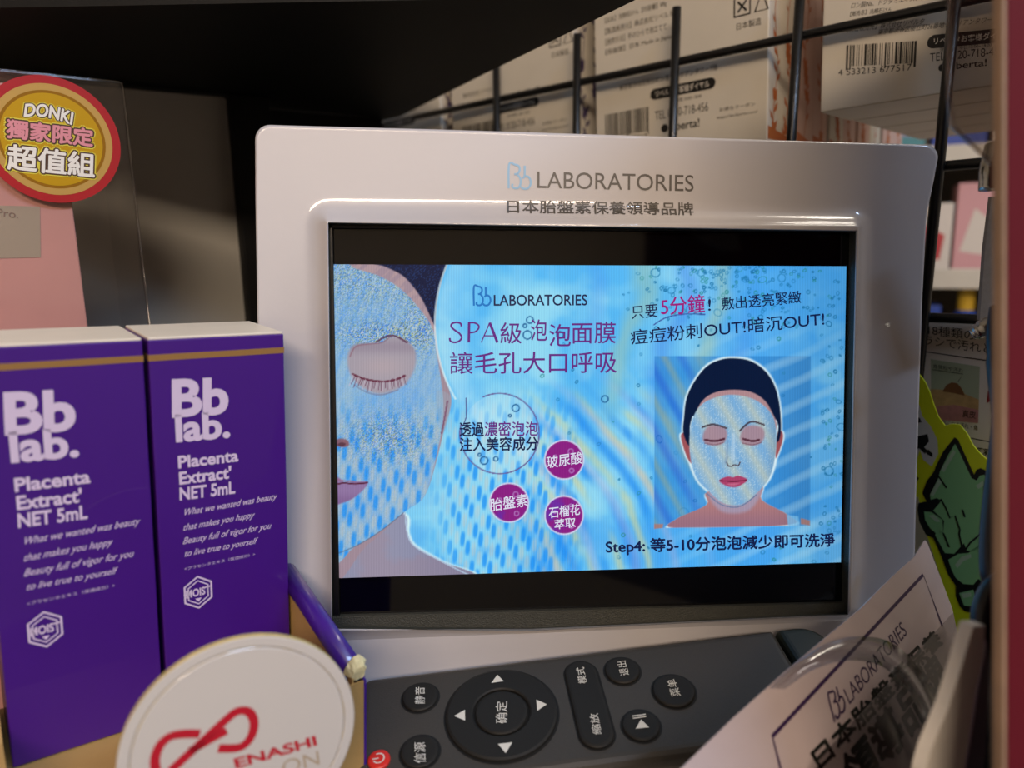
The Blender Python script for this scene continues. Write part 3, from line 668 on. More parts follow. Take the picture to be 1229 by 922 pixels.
def scr(m, items):
    for it in items: text_fat(MB(), SF, it[0], *[SF.hit(*q_, -.08) for q_ in it[1:4]], (it[4]*10 if len(it) > 4 else .04), -.08, 4).build('screen_lettering', m, panel)
scr(navy, [('LABORATORIES', (592.8, 367), (704.5, 366.5), (592.8, 354), .006), ('透過', (551.8, 524), (580.5, 524), (551.8, 507), .01), ('注入美容成分', (551.8, 542), (645.8, 540.5), (551.8, 525.5), .01),
    ('只要', (758.3, 383), (789.4, 380.6), (757.8, 367.5)), ('!', (850, 373), (853, 373), (850, 359)), ('敷出透亮緊緻', (866.3, 372.5), (961.6, 364), (865.5, 357)),
    ('痘痘粉刺OUT!暗沉OUT!', (757.3, 414), (989.4, 391), (756.4, 396)), ('Step4: 等5-10分泡泡減少即可洗淨', (727.6, 667), (1001.7, 658.5), (727, 648), .014)])
scr(purp, [('級', (600.5, 412.5), (626, 412.5), (600.5, 387)), ('泡', (637, 409), (656.5, 409), (637, 383.5)), ('泡', (659, 415.5), (685, 415.5), (659, 389)), ('面膜', (686.3, 412.5), (739, 412), (686.3, 386.5)),
    ('讓毛孔大口呼吸', (540, 449), (740, 447.5), (540, 422.5)), ('濃密泡泡', (581.8, 524), (645.5, 523), (581.8, 506.5), .006)])
scr(plum, [('5分鐘', (793.6, 379), (846, 375), (793, 357), .008)])
# headline capitals with thick and thin strokes
o1_, o2_, o3_ = (np.array(SF.hit(*q_, -.08)) for q_ in ((539.6, 411), (597, 411.3), (540, 387)))
def cap(pts, w): sp.stroke(SF, [tuple(o1_+(o2_-o1_)*a_+(o3_-o1_)*b_) for a_, b_ in spline(pts, 6)], w, -.08)
sp = MB()
cap([(.24, .80), (.22, .95), (.13, 1), (.04, .93), (.03, .78), (.10, .62), (.20, .45), (.25, .25), (.20, .07), (.11, 0), (.02, .06), (0, .22)], .55)
cap([(.40, 0), (.40, .5), (.40, 1)], .75); cap([(.38, .98), (.50, .99), (.59, .88), (.60, .72), (.53, .54), (.41, .49)], .5)
cap([(.66, 0), (.83, 1)], .35); cap([(.83, 1), (1, 0)], .8); cap([(.71, .34), (.95, .34)], .35)
sp.build('screen_lettering', purp, panel)
logo_px(MB(), SF, (567.5, 367), (589.5, 367), (567.5, 344), .55, -.08).build('screen_lettering', blue_, panel)
scr(whit, [('玻尿酸', (656.4, 562.6), (699, 556.5), (655.8, 548)), ('胎盤素', (588.6, 614.5), (634, 607.5), (587.5, 599)), ('石榴花', (659, 622.5), (696, 618), (658.6, 609)), ('萃取', (665.8, 636), (691, 632.6), (665.2, 624))])

# ------------------------------------------------------------------ remote control lying on the ledge
m_rem = mat('remote_black_plastic', '393530', .5, noise=.06, nscale=1500, bump=.25, bscale=3000)
m_btn = mat('remote_button_rubber', '1a1815', .62, spec=.35, noise=.05, nscale=800); m_gap = mat('button_gap', '040404', .7)
m_key = mat('key_legend_white', 'd2d0c8', .5)
rc = thing('remote_control', 'black remote control with round keys lying on the white ledge below the screen', 'remote control', RF.pt(20, 12, 0))
def rounded(x0, x1, z0, z1, r0, r1, n=8):
    return arc((x1-r1, z1-r1), r1, 90, 0, n)+arc((x1-r1, z0+r1), r1, 0, -90, n)+arc((x0+r0, z0+r0), r0, -90, -180, n)+arc((x0+r0, z1-r0), r0, 180, 90, n)
def shell(F, outline, levels):
    """levels: (inset, y) from the bottom to the top"""
    c = np.mean(outline, axis=0); hx = max(abs(p[0]-c[0]) for p in outline); hz = max(abs(p[1]-c[1]) for p in outline); mb = MB(); n = len(outline); vs = []
    for ins, y in levels: vs += [F.pt(c[0]+(x-c[0])*(1-ins/hx), y, c[1]+(z-c[1])*(1-ins/hz)) for x, z in outline]
    fs = [(k*n+i, k*n+(i+1) % n, (k+1)*n+(i+1) % n, (k+1)*n+i) for k in range(len(levels)-1) for i in range(n)]
    return mb.add(vs, fs + [tuple(range(n))[::-1], tuple((len(levels)-1)*n+i for i in range(n))])
LV = [(2.4, 12.6), (.6, 11.5), (0, 9), (0, 3.6), (.35, 1.8), (1.0, .7), (2.0, .12), (3, 0)]
shell(RF, rounded(-38.5, 83.3, -19.3, 19.0, 2.5, .8), LV).build('body', m_rem, rc, smooth=False)
shell(RF, rounded(83.8, 97.5, -19.3, 19.0, .8, 7.5), LV).build('end_cap', mat('dark_green_black_window', '1f241b', .5), rc, label='dark glossy end cap')
def key(cx, cz, r, h=.9, name='button', m=None, ring_in=None, rx=None):
    gap = MB().disc(RF, cx, cz, r+.6, -.05)
    out = arc((cx, cz), r, 0, 352.5, 48) if rx is None else rx
    k = shell(RF, out, [(0, .0), (0, -h*.6), (.25, -h*.9), (.8, -h)]).build(name, m or m_btn, rc)
    return k, gap
gaps = MB()
def stadium(x, z0, z1, r): return [(x+r*math.cos(a), z1+r*math.sin(a)) for a in np.linspace(0, math.pi, 16)]+[(x+r*math.cos(a), z0+r*math.sin(a)) for a in np.linspace(math.pi, 2*math.pi, 16)]
for nm, cx_, cz_, r_ in (('round_button', -21.5, 8.8, 4.8), ('round_button', -21.6, -8.7, 4.8), ('round_button', 35, 9.3, 4.8), ('round_button', 46.9, .1, 5.6), ('round_button', 35.2, -9.5, 4.8)):
    k, g = key(cx_, cz_, r_, name=nm); gaps.add(g.v, g.f)
key(-31.8, -9.6, 2.8, name='power_button', m=mat('red_power_key', 'c8261c', .4))[0]['label'] = 'red power button'
pr = MB(); pr.stroke(RF, arc((-31.8, -9.6), 1.35, -150, 120, 16), .3, -.98); pr.stroke(RF, [(-31.8, -9.6), (-33.4, -9.7)], .3, -.98); pr.build('key_symbol', m_key, rc)
key(0, 0, 7, 1.0, 'centre_button')
# direction ring
rn = []; lev = [(7.6, -.0), (7.6, -.7), (8.0, -1.0), (14.1, -1.0), (14.7, -.7), (14.8, .0)]; N = 64
for r_, y_ in lev: rn += [RF.pt(r_*math.cos(2*math.pi*i/N), y_, r_*math.sin(2*math.pi*i/N)) for i in range(N)]
MB().add(rn, [(k*N+i, k*N+(i+1) % N, (k+1)*N+(i+1) % N, (k+1)*N+i) for k in range(5) for i in range(N)]).build('direction_ring', m_btn, rc)
gaps.disc(RF, 0, 0, 15.4, -.03, 64)
st = stadium(23.4, -10.2, 10.0, 4.5); shell(RF, st, [(0, 0), (0, -.6), (.25, -.85), (.8, -1)]).build('zoom_mode_button', m_btn, rc); gaps.flat(RF, stadium(23.4, -10.2, 10.0, 5.0), -.03)
gaps.build('button_gap', m_gap, rc)
kt = MB()
for s_, a, b, c in (('静音', (509.8, 845), (509.8, 824.5), (497.6, 845)), ('信源', (511, 916), (510.5, 891), (497, 916)), ('确定', (609, 868.4), (609, 842), (594.5, 868.4)),
                    ('模式', (704.8, 820), (701, 800.5), (694.3, 821)), ('缩放', (722.5, 881), (717.5, 856), (711.5, 882)), ('退出', (755.5, 810), (750.8, 793), (744.4, 811.5)), ('菜单', (817.5, 835), (811, 815), (805.5, 836.5))):
    text_px(kt, RF, s_, a, b, c, y=-1.08)
for tri in ([(597, 810), (589.6, 819.8), (604.5, 817.6)], [(545.2, 859.4), (558, 852), (558.2, 865)], [(643.6, 839.8), (656.3, 845.4), (644.8, 853.3)], [(597.7, 893), (614.8, 891), (607, 904)], [(769.3, 863.6), (763, 874.7), (779, 873)]):
    kt.flat(RF, hits(RF, tri, -1.08), -1.08)
for a, b in (((758.8, 859.6), (774.8, 857.4)), ((759.6, 862.2), (775.6, 860))): kt.stroke(RF, hits(RF, [a, b], -1.08), .32, -1.08)
kt.build('key_lettering', m_key, rc)

# ------------------------------------------------------------------ purple serum cartons in their tray
m_pur = mat('purple_carton', '3c0678', .45, noise=.03, nscale=60, coat=.3); m_cream = mat('cream_carton_top', 'd8cfbf', .5, noise=.03, nscale=80)
m_gold = mat('dull_gold_print', '8e6a3a', .45); m_lil = mat('pale_lilac_print', 'cbbbd6', .5)
def serum(dx, lab):
    F = BF.moved(dx, 0, 0); t = thing('serum_box', lab, 'box', F.pt(BW/2, BW/2, -BH), 'purple serum cartons standing in the tray')
    MB().box(F, 0, BW, 0, BD, -BH, -.6, .35).build('carton', m_pur, t)
    MB().box(F, .15, BW-.15, .3, BD-.2, -.7, .0, .25).build('lid', m_cream, t, label='cream coloured closed top flap')
    zg = [BF.hit(178.7, 430), BF.hit(339, 422)]
    g = MB().box(F, -.04, BW+.04, -.05, BD, zg[0][1]-.75, zg[0][1]+.75); g.build('gold_band', m_gold, t)
    D = lambda p: BF.hit(*p)
    mb = MB()
    for s_, a, b, c, bo in (('Bb', (208.8, 500), (272, 495.5), (208.5, 457.3), .035), ('lab.', (213, 530), (274.7, 524.5), (211.5, 499), .035), ('Placenta', (214.7, 562), (285.6, 553.5), (214, 548), .03), ("Extract'", (215.9, 581.5), (277, 574), (215.3, 566.5), .03), ('NET 5mL', (216.2, 600.5), (281.8, 592), (215.9, 586), .03),
            ('<プラセンタエキス（保湿成分）>', (221.5, 685), (306, 667), (221.3, 681), 0)): text_local(mb, F, s_, D(a), D(b), D(c), bold=bo)
    for s_, a, b, c in (('What we wanted was beauty', (218, 622), (330, 602), (222, 611)), ('that makes you happy', (218, 640), (303, 624), (222, 629)), ('Beauty full of vigor for you', (218.5, 656), (323, 637), (222.5, 645)), ('to live true to yourself', (219.5, 671), (306, 655), (223.5, 660.5))):
        text_local(mb, F, s_, D(a), D(b), D(c), bold=.004)
    c0 = D((238, 711)); hx = [(c0[0]+3.75*math.sin(math.pi*i/3), c0[1]+4.3*math.cos(math.pi*i/3)) for i in range(6)]
    mb.stroke(F, hx, .5, -.06, True); mb.stroke(F, [(c0[0]+(x-c0[0])*.74, c0[1]+(z-c0[1])*.74) for x, z in hx], .35, -.06, True)
    text_local(mb, F, 'MOIST', (c0[0]-2.9, c0[1]-.9), (c0[0]+2.9, c0[1]-.9), (c0[0]-2.9, c0[1]+1.1), bold=.03)
    mb.flat(F, [(c0[0]-.8, c0[1]-1.6), (c0[0]+.8, c0[1]-1.6), (c0[0], c0[1]-2.6)], -.06)
    mb.build('lettering', m_lil, t)
serum(0, 'purple serum carton with gold band, right one of the pair, next to the screen')
serum(-BW-BG, 'purple serum carton with gold band, left one, nearer the camera')
m_kraft = mat('tan_cardboard', 'a98750', .7, noise=.06, nscale=80, bump=.3, bscale=700); m_torn = mat('torn_paper_edge', 'd8cb9c', .8, noise=.1, nscale=900, bump=.5)
m_purt = mat('purple_tray_print', '3a1080', .35, coat=.4, noise=.04, nscale=50)
tr = thing('counter_tray', 'purple cardboard counter tray with tan inside and torn right edge holding the serum cartons', 'tray', BF.pt(0, 20, -BH-18))
XR, XL = BW+1.0, -BW-BG-1.5
floor_z = -BH-.3; FY0 = -36; bz_ = (SHELF_Z-BF.o[2])+6
MB().box(BF, XL-2, XR+4, FY0, BD+2, floor_z-1.2, floor_z).build('tray_floor', m_kraft, tr)
MB().box(BF, XL-1, XR+3, FY0+2, BD+1, bz_, floor_z-1.3).build('base', m_purt, tr)
WR = Frame(BF.pt(XR, 0, 0), BF.y, BF.z)      # right wall plane: x away from the viewer; its y points back to the cartons
def wh(px, py, off=0):
    return WR.hit(px, py, off)
YB = 8.0; pa = wh(349, 702); pb = wh(424, 815)
def wall(off0, off1, shift=0): return [(pb[0], floor_z-1), (YB, floor_z-1), (YB, pa[1]+(YB-pa[0])*(pa[1]-pb[1])/(pa[0]-pb[0])), (pb[0], pb[1])]
WR2 = Frame(BF.pt(XR, 0, 0), BF.y, BF.z)
MB().prism(WR2, wall(0, 0), -.15, .3).build('side_wall', m_kraft, tr)
wl = wall(0, 0)
MB().prism(WR2, [(p[0]+.1, p[1]) for p in wl], -3.1, -2.6).build('side_wall', m_purt, tr)
# folded purple top edge, rounded, from the rear down to the torn corner
tp = [WR2.pt(wl[2][0], -1.4, wl[2][1]-.4), WR2.pt(wl[3][0]+2.2, -1.4, wl[3][1]+2.2*(wl[2][1]-wl[3][1])/(wl[2][0]-wl[3][0])-.4)]
MB().tube(tp, 2.7, 16).build('folded_edge', m_purt, tr, smooth=True)
cr = MB(); e0 = WR2.pt(wl[3][0]+2.0, -1.4, wl[3][1]+1.6); dirn = unit(tp[1]-tp[0])
for k in range(3):
    ringp = []
    for i in range(14):
        a = 2*math.pi*i/14; rr_ = (3.1-.6*k)*(1+.16*random.uniform(-1, 1)); ringp.append(e0+dirn*(k*1.1+random.uniform(-.25, .25))+np.cross(dirn, WR2.y)*math.sin(a)*rr_+WR2.y*math.cos(a)*rr_*.95)
    cr.v += [tuple(p) for p in ringp]
cr.f = [(k*14+i, k*14+(i+1) % 14, (k+1)*14+(i+1) % 14, (k+1)*14+i) for k in range(2) for i in range(14)]+[tuple(28+i for i in range(14))]
cr.build('torn_edge', m_torn, tr, label='torn pale paper end of the fold')
FW_ = Frame(WR2.pt(wl[3][0], 0, 0), BF.x, BF.z)
MB().box(FW_, -6.5, 2.6, -.4, .0, bz_, wl[3][1]-1.2).build('front_wall', m_kraft, tr)
MB().box(FW_, 2.6, 3.2, -.5, 6, bz_, wl[3][1]-1.0).build('corner_wall', m_purt, tr)
MB().prism(Frame(BF.pt(XL, 0, 0), BF.y, BF.z), [(FY0, floor_z-1), (BD+1, floor_z-1), (BD+1, floor_z+30), (-4, floor_z+10), (FY0, floor_z+6)], 0, 1.5).build('side_wall', m_kraft, tr)

# ------------------------------------------------------------------ round white card on the front of the tray
a = math.radians(27.3); du = unit([math.cos(a), math.sin(a), -.045]); DF = Frame(at(283, 905, 150), du, (0, 0, 1))
dc = (1.54, 1.82); DR = 22.6
rd = thing('round_card', 'round white cardboard card with red loop emblem in front of the serum tray', 'card', DF.pt(dc[0], 1, dc[1]-DR))
m_disc = mat('white_card_print', 'c4bfba', .4, coat=.3); m_edge = mat('yellowed_card_edge', 'c8b273', .8, noise=.15, nscale=600, bump=.5)
circ_ = [(dc[0]+DR*math.cos(2*math.pi*i/96), dc[1]+DR*math.sin(2*math.pi*i/96)) for i in range(96)]
MB().prism(DF, circ_, .02, 1.5).build('card_core', m_edge, rd)
n_ = 96; vs = []
for r_, y_ in ((DR, .02), (DR-.15, -.12), (DR-1.9, -.14), (DR-2.1, .02), (DR-2.3, .02), (DR-2.5, -.12), (.01, -.12)):
    vs += [DF.pt(dc[0]+r_*math.cos(2*math.pi*i/n_), y_, dc[1]+r_*math.sin(2*math.pi*i/n_)) for i in range(n_)]
MB().add(vs, [(k*n_+i, k*n_+(i+1) % n_, (k+1)*n_+(i+1) % n_, (k+1)*n_+i) for k in range(6) for i in range(n_)]).build('card_face', m_disc, rd)
m_red = mat('red_print', 'b3182c', .4); m_taupe = mat('taupe_print', 'ab9a84', .4)
rl = MB(); Y_ = -.2
def dpx(pts): return [DF.hit(x, y, Y_) for x, y in pts]
L1 = spline(dpx([(205, 925), (240, 893), (268, 867), (285, 854), (299, 855), (305, 868), (301, 885), (288, 897), (262, 898.5)]), 6)
L2 = spline(dpx([(240, 881), (222, 881), (205, 884), (192, 895), (186, 912), (188, 930)]), 6)
L3 = spline(dpx([(228, 902), (250, 889), (272, 877)]), 6)
for L in (L1, L2, L3): rl.stroke(DF, [tuple(p) for p in L], 1.75, Y_)
rl.build('emblem_print', m_red, rd)
text_px(MB(), DF, 'ENASHI', (284, 922.5), (380, 894.5), (281, 911), y=Y_, bold=.03).build('lettering', m_red, rd)
text_px(MB(), DF, 'ON', (340, 931), (384, 917.5), (337.5, 914), y=Y_).build('lettering', m_taupe, rd)

# ------------------------------------------------------------------ clear gift box with the round sticker, left
a = math.radians(38); CF = Frame(at(100, 170, 228), (math.cos(a), math.sin(a), 0), (0, 0, 1))
m_film = clear('clear_pet_film', (.93, .92, .91), .07, .2); m_film2 = clear('clear_pet_edge', (.8, .78, .77), .12, .12)
cb = thing('gift_box', 'clear plastic gift box with a pink carton inside and a gold round sticker, left', 'box', CF.pt(-25, 20, SHELF_Z-CF.o[2]))
tr_ = CF.hit(147, 96); bz0 = SHELF_Z-CF.o[2]+.3; XB0 = -78; XB1 = tr_[0]
MB().box(CF, XB0, XB1, 0, 46, bz0, tr_[1]-.2, .9).build('clear_shell', m_film, cb, smooth=False)
MB().tube([CF.pt(XB0, 0, tr_[1]-.6), CF.pt(XB1-1.2, 0, tr_[1]-.6), CF.pt(XB1-.2, 0, tr_[1]-1.2), CF.pt(XB1-.1, 0, tr_[1]-3), CF.pt(XB1, 0, bz0)], .42, 8).build('shell_fold', m_film2, cb, smooth=True)
xi = CF.hit(88, 250, 2)[0]; zi = CF.hit(60, 104, 2)[1]
pk = MB().box(CF, XB0+1.5, xi, 2.5, 44, bz0+1, zi, .5).build('inner_carton', mat('pink_carton', 'cf958c', .5, noise=.04, nscale=40), cb)
lq = [CF.hit(*p, 2.3) for p in ((0, 243), (48, 248), (49, 309), (0, 309))]
MB().flat(CF, [(XB0+8, lq[0][1]), (lq[1][0], lq[1][1]), (lq[2][0], lq[2][1]), (XB0+8, lq[3][1])], 2.35).build('carton_label', mat('beige_label', 'ab9a86', .5), cb)
text_local(MB(), CF, 'Pro.', CF.hit(-4, 259, 2.2), CF.hit(22, 262, 2.2), CF.hit(-4, 250, 2.2), y=2.2).build('lettering', mat('taupe_ink', '8a6f62', .5), cb)
# sticker
stk = tag(MB().disc(CF, 0, 0, 1, 0).build('sticker_seed', m_red), 'x', 'x'); bpy.data.objects.remove(stk)
sx, sz = CF.hit(63.5, 168, -.1); a1 = CF.hit(140, 175, -.1); SRx = 18.2
sticker = thing('round_sticker', 'round red and gold shop sticker with white and pink characters on the clear box', 'sticker', CF.pt(sx, 0, sz-SRx))
m_gA = mat('gold_foil_light', 'd3a95c', .3, metal=.35); m_gB = mat('gold_foil_deep', 'a6741c', .28, metal=.35); m_gC = mat('gold_foil_yellow', 'd0a21c', .3, metal=.3); m_sr = mat('sticker_red', 'ab1a20', .35, coat=.4)
m_brn = mat('brown_outline', '4a2c12', .5); m_ylw = mat('yellow_outline', 'd8c83a', .5); m_pnk = mat('pink_print', 'd98a92', .5)
for r_, m_, y_, nm in ((18.2, m_sr, -.15, 'sticker_base'), (15.9, m_gA, -.2, 'gold_band'), (14.0, m_gB, -.24, 'gold_band'), (13.2, m_gC, -.28, 'gold_centre')): MB().disc(CF, sx, sz, r_, y_, 72).build(nm, m_, sticker)
for body, a, b, c, m_, bo in (('DONKI', (29, 140), (86, 150), (31, 125), m_white_ink, .03), ('獨家限定', (8, 165), (111, 176), (8.5, 143), m_pnk, .02), ('超值組', (9, 203), (113, 213), (9.5, 173), m_white_ink, .028)):
    for bb, mm_, y_ in ((.95, m_ylw, -.30), (.62, m_brn, -.34), (.2, m_, -.38)):
        text_fat(MB(), CF, body, CF.hit(*a, y_), CF.hit(*b, y_), CF.hit(*c, y_), bb*(1 if body != 'DONKI' else .7), y_, 10 if bb > .3 else 5, arc=.9 if body == 'DONKI' else None).build('lettering', mm_, sticker)

# ------------------------------------------------------------------ leaning header card (lower right)
A0, A1, A2 = at(1112, 648, 222), at(820, 922, 150), at(1143, 731, 212)
nrm = np.cross(A1-A0, A2-A0); hz = unit(A0-A1); HF = Frame(A0, hz, A0-A2)
if HF.y@FWD < 0: raise RuntimeError('card frame')
m_hc = mat('white_card_glossy', 'b5a6a6', .35, coat=.5, noise=.01)
out = hits(HF, [(1110, 648.5), (1113, 652), (1143, 731), (1152, 775), (1160, 830), (1165, 960), (770, 965), (812, 928), (880, 862), (940, 808), (1032, 731), (1071, 692), (1097, 669)])
hc = thing('header_card', 'white printed card with purple ruled border leaning at the lower right', 'card', HF.pt(*np.array([out[6][0]+60, 0, out[6][1]])))
MB().prism(HF, out, 0, .45).build('card_sheet', m_hc, hc)
m_pl = mat('dark_purple_print', '2c1140', .45)
bd = MB(); bd.stroke(HF, hits(HF, [(940, 935), (927, 884), (1108, 690), (1131, 752)], -.05), .85, -.05); bd.build('border_print', m_pl, hc)
text_px(MB(), HF, 'LABORATORIES', (1020, 846), (1089, 761), (1012, 828), bold=.0).build('lettering', m_pl, hc)
logo_px(MB(), HF, (1001, 868), (1016, 850), (993, 836), .55).build('lettering', m_pl, hc)
bk = MB()
for t_, a, b, c, r_ in (('日本胎盤素保養', (985, 925), (1132, 772), (972, 903), .22), ('領導品牌', (1030, 965), (1142, 822), (1006, 915), .4)):
    text_fat(bk, HF, t_, HF.hit(*a), HF.hit(*b), HF.hit(*c), r_, -.06)
bk.build('lettering', mat('black_green_print', '10140f', .4), hc)
# clear sheets over it
m_cl = clear('clear_acrylic', (.74, .73, .73), .09, .15)
fsheet = MB().prism(HF, hits(HF, [(985, 908), (1143, 736), (1153, 790), (1160, 960), (960, 960)], -3), -3.3, -3).build('clear_sleeve', m_cl)
tag(fsheet, 'clear plastic sleeve over the lower half of the leaning card', 'sleeve')
m_cl2 = clear('clear_band', (.86, .87, .9), .16, .12)
o1 = spline([HF.hit(*p, -5) for p in ((925, 826), (960, 790), (1005, 768), (1055, 772), (1095, 805), (1122, 850), (1142, 905))], 8)
o2 = spline([HF.hit(*p, -5) for p in ((938, 828), (968, 806), (1006, 796), (1045, 803), (1078, 832), (1100, 872), (1112, 915))], 8)
nb = len(o1); vs = [HF.pt(p[0], -5-2.5*math.sin(i/nb*math.pi), p[1]) for i, p in enumerate(o1)]+[HF.pt(p[0], -6-2.5*math.sin(i/nb*math.pi), p[1]) for i, p in enumerate(o2)]
vs += [np.array(v)+HF.y*.35 for v in vs]
bf = [(i, i+1, nb+i+1, nb+i) for i in range(nb-1)]; bf += [tuple(j+2*nb for j in f[::-1]) for f in bf]
bf += [(i, i+2*nb, i+1+2*nb, i+1) for i in range(nb-1)]+[(nb+i, nb+i+1, 3*nb+i+1, 3*nb+i) for i in range(nb-1)]
tag(mesh('clear_band', vs, bf, m_cl2, smooth=True), 'bent clear plastic band arching over the leaning card lettering', 'plastic band')

# white moulded strip and the dark loops beside it
m_ws = mat('white_foam_strip', 'eee8de', .6, noise=.03, nscale=90)
TF = Frame(at(1140, 840, 136), (math.cos(math.radians(30)), math.sin(math.radians(30)), 0), (0, 0, 1))
op = hits(TF, [(1182, 751), (1168, 752), (1162, 772), (1154, 800), (1138, 850), (1117, 900), (1110, 925), (1106, 965), (1152, 965), (1157, 925), (1170, 835), (1181, 785)])
wsx = MB().prism(TF, op, 0, 2.4).build('label_holder', m_ws); tag(wsx, 'white curved plastic shelf label holder, lower right corner', 'label holder')
op2 = hits(TF, [(1184, 770), (1172, 840), (1159, 925), (1154, 965), (1176, 965), (1183, 900), (1187, 800)], 3)
tag(MB().prism(TF, op2, 3, 4).build('purple_backing', mat('mauve_card', '5b4350', .5)), 'mauve card strip behind the white label holder', 'card')
m_nav = mat('navy_strap', '070c18', .35, coat=.1, noise=.2, nscale=300)
def zs(pts): return [at(x, y, z) for x, y, z in pts]
s1 = spline(zs([(1199, 370, 190), (1195, 405, 188), (1199, 450, 186), (1204, 500, 184), (1200, 550, 182), (1194, 600, 180), (1190, 650, 178), (1191, 690, 176), (1199, 715, 175)]), 6)
tag(MB().tube(s1, [2.2]*10+[2.6]*(len(s1)-10), 14).build('navy_strap', m_nav, smooth=True), 'dark navy rubber strap hanging beside the yellow green card', 'strap')
s2 = spline(zs([(1203, 698, 170), (1191, 708, 169), (1181, 730, 168), (1180, 762, 167), (1193, 800, 166), (1196, 860, 165), (1195, 930, 164), (1195, 990, 163)]), 6)
tag(MB().tube(s2, 2.5, 14).build('black_strap', mat('black_strap_rubber', '050507', .35, coat=.1), smooth=True), 'black rubber strap below the navy one, behind the white label holder', 'strap')

# maroon board at the right edge of the frame, very near
m_mar = mat('maroon_board', '560817', .75, spec=.2, noise=.03, nscale=40); m_bei = mat('beige_board_edge', '8a705a', .6, noise=.12, nscale=120)
vz = unit(at(1209, 0, 118)-at(1209, 922, 118)); vx = np.array([math.cos(math.radians(24)), math.sin(math.radians(24)), 0])
VF = Frame(at(1209, 461, 118), unit(vx-vz*(vx@vz)), vz)
bd_ = thing('maroon_board', 'maroon board with a beige edge, nearest object along the right side', 'board', VF.pt(15, 0, -100))
MB().box(VF, 0, 110, 0, 1.8, -100, 140).build('board_face', m_mar, bd_)
MB().box(VF, -1.0, -.05, 0, 1.8, -100, 140, .25).build('board_edge', m_bei, bd_, label='beige board edge')
# clear blister and chrome hooks upper right
m_bl = clear('blister_film', (.86, .82, .78), .12, .3)
BL = Frame(at(1190, 100, 150), (math.cos(math.radians(20)), math.sin(math.radians(20)), 0), (0, 0, 1))
bp_ = hits(BL, [(1141, -60), (1140, 150), (1190, 196), (1215, 198), (1215, -60)])
tag(MB().prism(BL, bp_, 0, .5).tube([BL.pt(p[0], 0, p[1]) for p in hits(BL, [(1141, -60), (1139, 120), (1144, 152), (1190, 196)])], .55, 8).build('clear_blister', m_bl), 'clear plastic blister flap hanging in front of the wire mesh, upper right', 'plastic flap')
m_chr = mat('chrome_hook_metal', 'b8b8b4', .2, metal=1, bump=.4, bscale=600)
m_lay = mat('translucent_rail', '8d8378', .45, noise=.1, nscale=500, bump=.4, bscale=1200)
h1 = zs([(1193, 176, 190), (1190, 190, 189), (1187, 205, 188), (1186, 228, 188)])
tag(MB().tube(spline(h1, 5), 2.2, 14).build('hook', m_chr, smooth=True), 'chrome hook tip beside the maroon board, upper one', 'hook', 'chrome hooks')
h2 = zs([(1200, 388, 205), (1188, 391, 206), (1176, 397, 207), (1166, 402, 208)])
tag(MB().tube(spline(h2, 5), [2.6]*10+[2.2]*3+[1.6]*3, 14).build('hook', m_chr, smooth=True), 'chrome hook end in front of the diagram sheet, lower one', 'hook', 'chrome hooks')
RL = Frame(at(1184, 310, 212), (math.cos(math.radians(20)), math.sin(math.radians(20)), 0), (0, 0, 1))
tag(MB().prism(RL, hits(RL, [(1190, 236), (1198, 236), (1198, 384), (1176, 384), (1182, 300)]), 0, 1).build('plastic_rail', m_lay), 'frosted grey plastic strip hanging under the upper chrome hook', 'strip')

# ------------------------------------------------------------------ diagram sheet behind the wires
IF = Frame(gpt(.2, 2, 5), (GF.x[0], GF.x[1], -.02), (0, 0, 1))
sheet = thing('diagram_sheet', 'beige information sheet with a skin cross-section diagram behind the lower wire', 'sheet', IF.pt(0, 0, -70))
MB().prism(IF, hits(IF, [(1088, 386), (1215, 388), (1215, 780), (1080, 780)]), 0, .5).build('paper', mat('beige_paper', 'd8cdbf', .6, noise=.03, nscale=40), sheet)
it = MB()
text_px(it, IF, '18種類の', (1114, 402), (1170, 409), (1114, 389.5)); text_px(it, IF, 'ラシで汚れと', (1109, 414), (1190, 425), (1109, 402))
it.stroke(IF, hits(IF, [(1109, 422), (1200, 435)]), .35, -.06); it.stroke(IF, hits(IF, [(1165, 526), (1200, 533)]), .35, -.06)
text_px(it, IF, '角質粒や汚れ', (1120, 442), (1156, 447.5), (1120, 437), y=-.16); it.stroke(IF, hits(IF, [(1119, 443.5), (1156, 449), (1150, 458)]), .2, -.16)
text_px(it, IF, '真皮', (1155, 501), (1171, 503), (1155, 492), y=-.2); text_px(it, IF, 'の気になる汚れ・角', (1126, 509), (1173, 517), (1126, 503)); text_px(it, IF, '凝凝顔', (1172, 545), (1196, 549), (1172, 537), bold=.03)
it.build('lettering', m_ink, sheet)
MB().flat(IF, hits(IF, [(1117, 431), (1176, 440), (1174, 508), (1118, 503)]), -.05).build('picture_sky', mat('pale_green_print', 'a3a98c', .6), sheet)
MB().flat(IF, hits(IF, [(1117, 467), (1132, 468), (1136, 462), (1142, 459), (1149, 460), (1154, 466), (1158, 473), (1175, 480), (1174.5, 494), (1117.5, 488)]), -.09).build('picture_skin', mat('sand_print', 'b8925f', .6, noise=.15, nscale=400), sheet)
MB().flat(IF, hits(IF, [(1131, 470), (1136, 462), (1142, 459), (1149, 460), (1154, 466), (1158, 475), (1145, 472)]), -.12).build('picture_mound', mat('brown_print', '7a4c28', .6), sheet)
MB().flat(IF, hits(IF, [(1117.5, 488), (1145, 486), (1174.5, 492), (1174, 508), (1118, 503)]), -.13).build('picture_dermis', mat('rose_print', 'b07470', .6, noise=.12, nscale=500), sheet)
MB().flat(IF, hits(IF, [(1186, 468), (1197, 478), (1184, 484)]), -.06).build('arrow_print', mat('dark_red_print', '8a1420', .5), sheet)

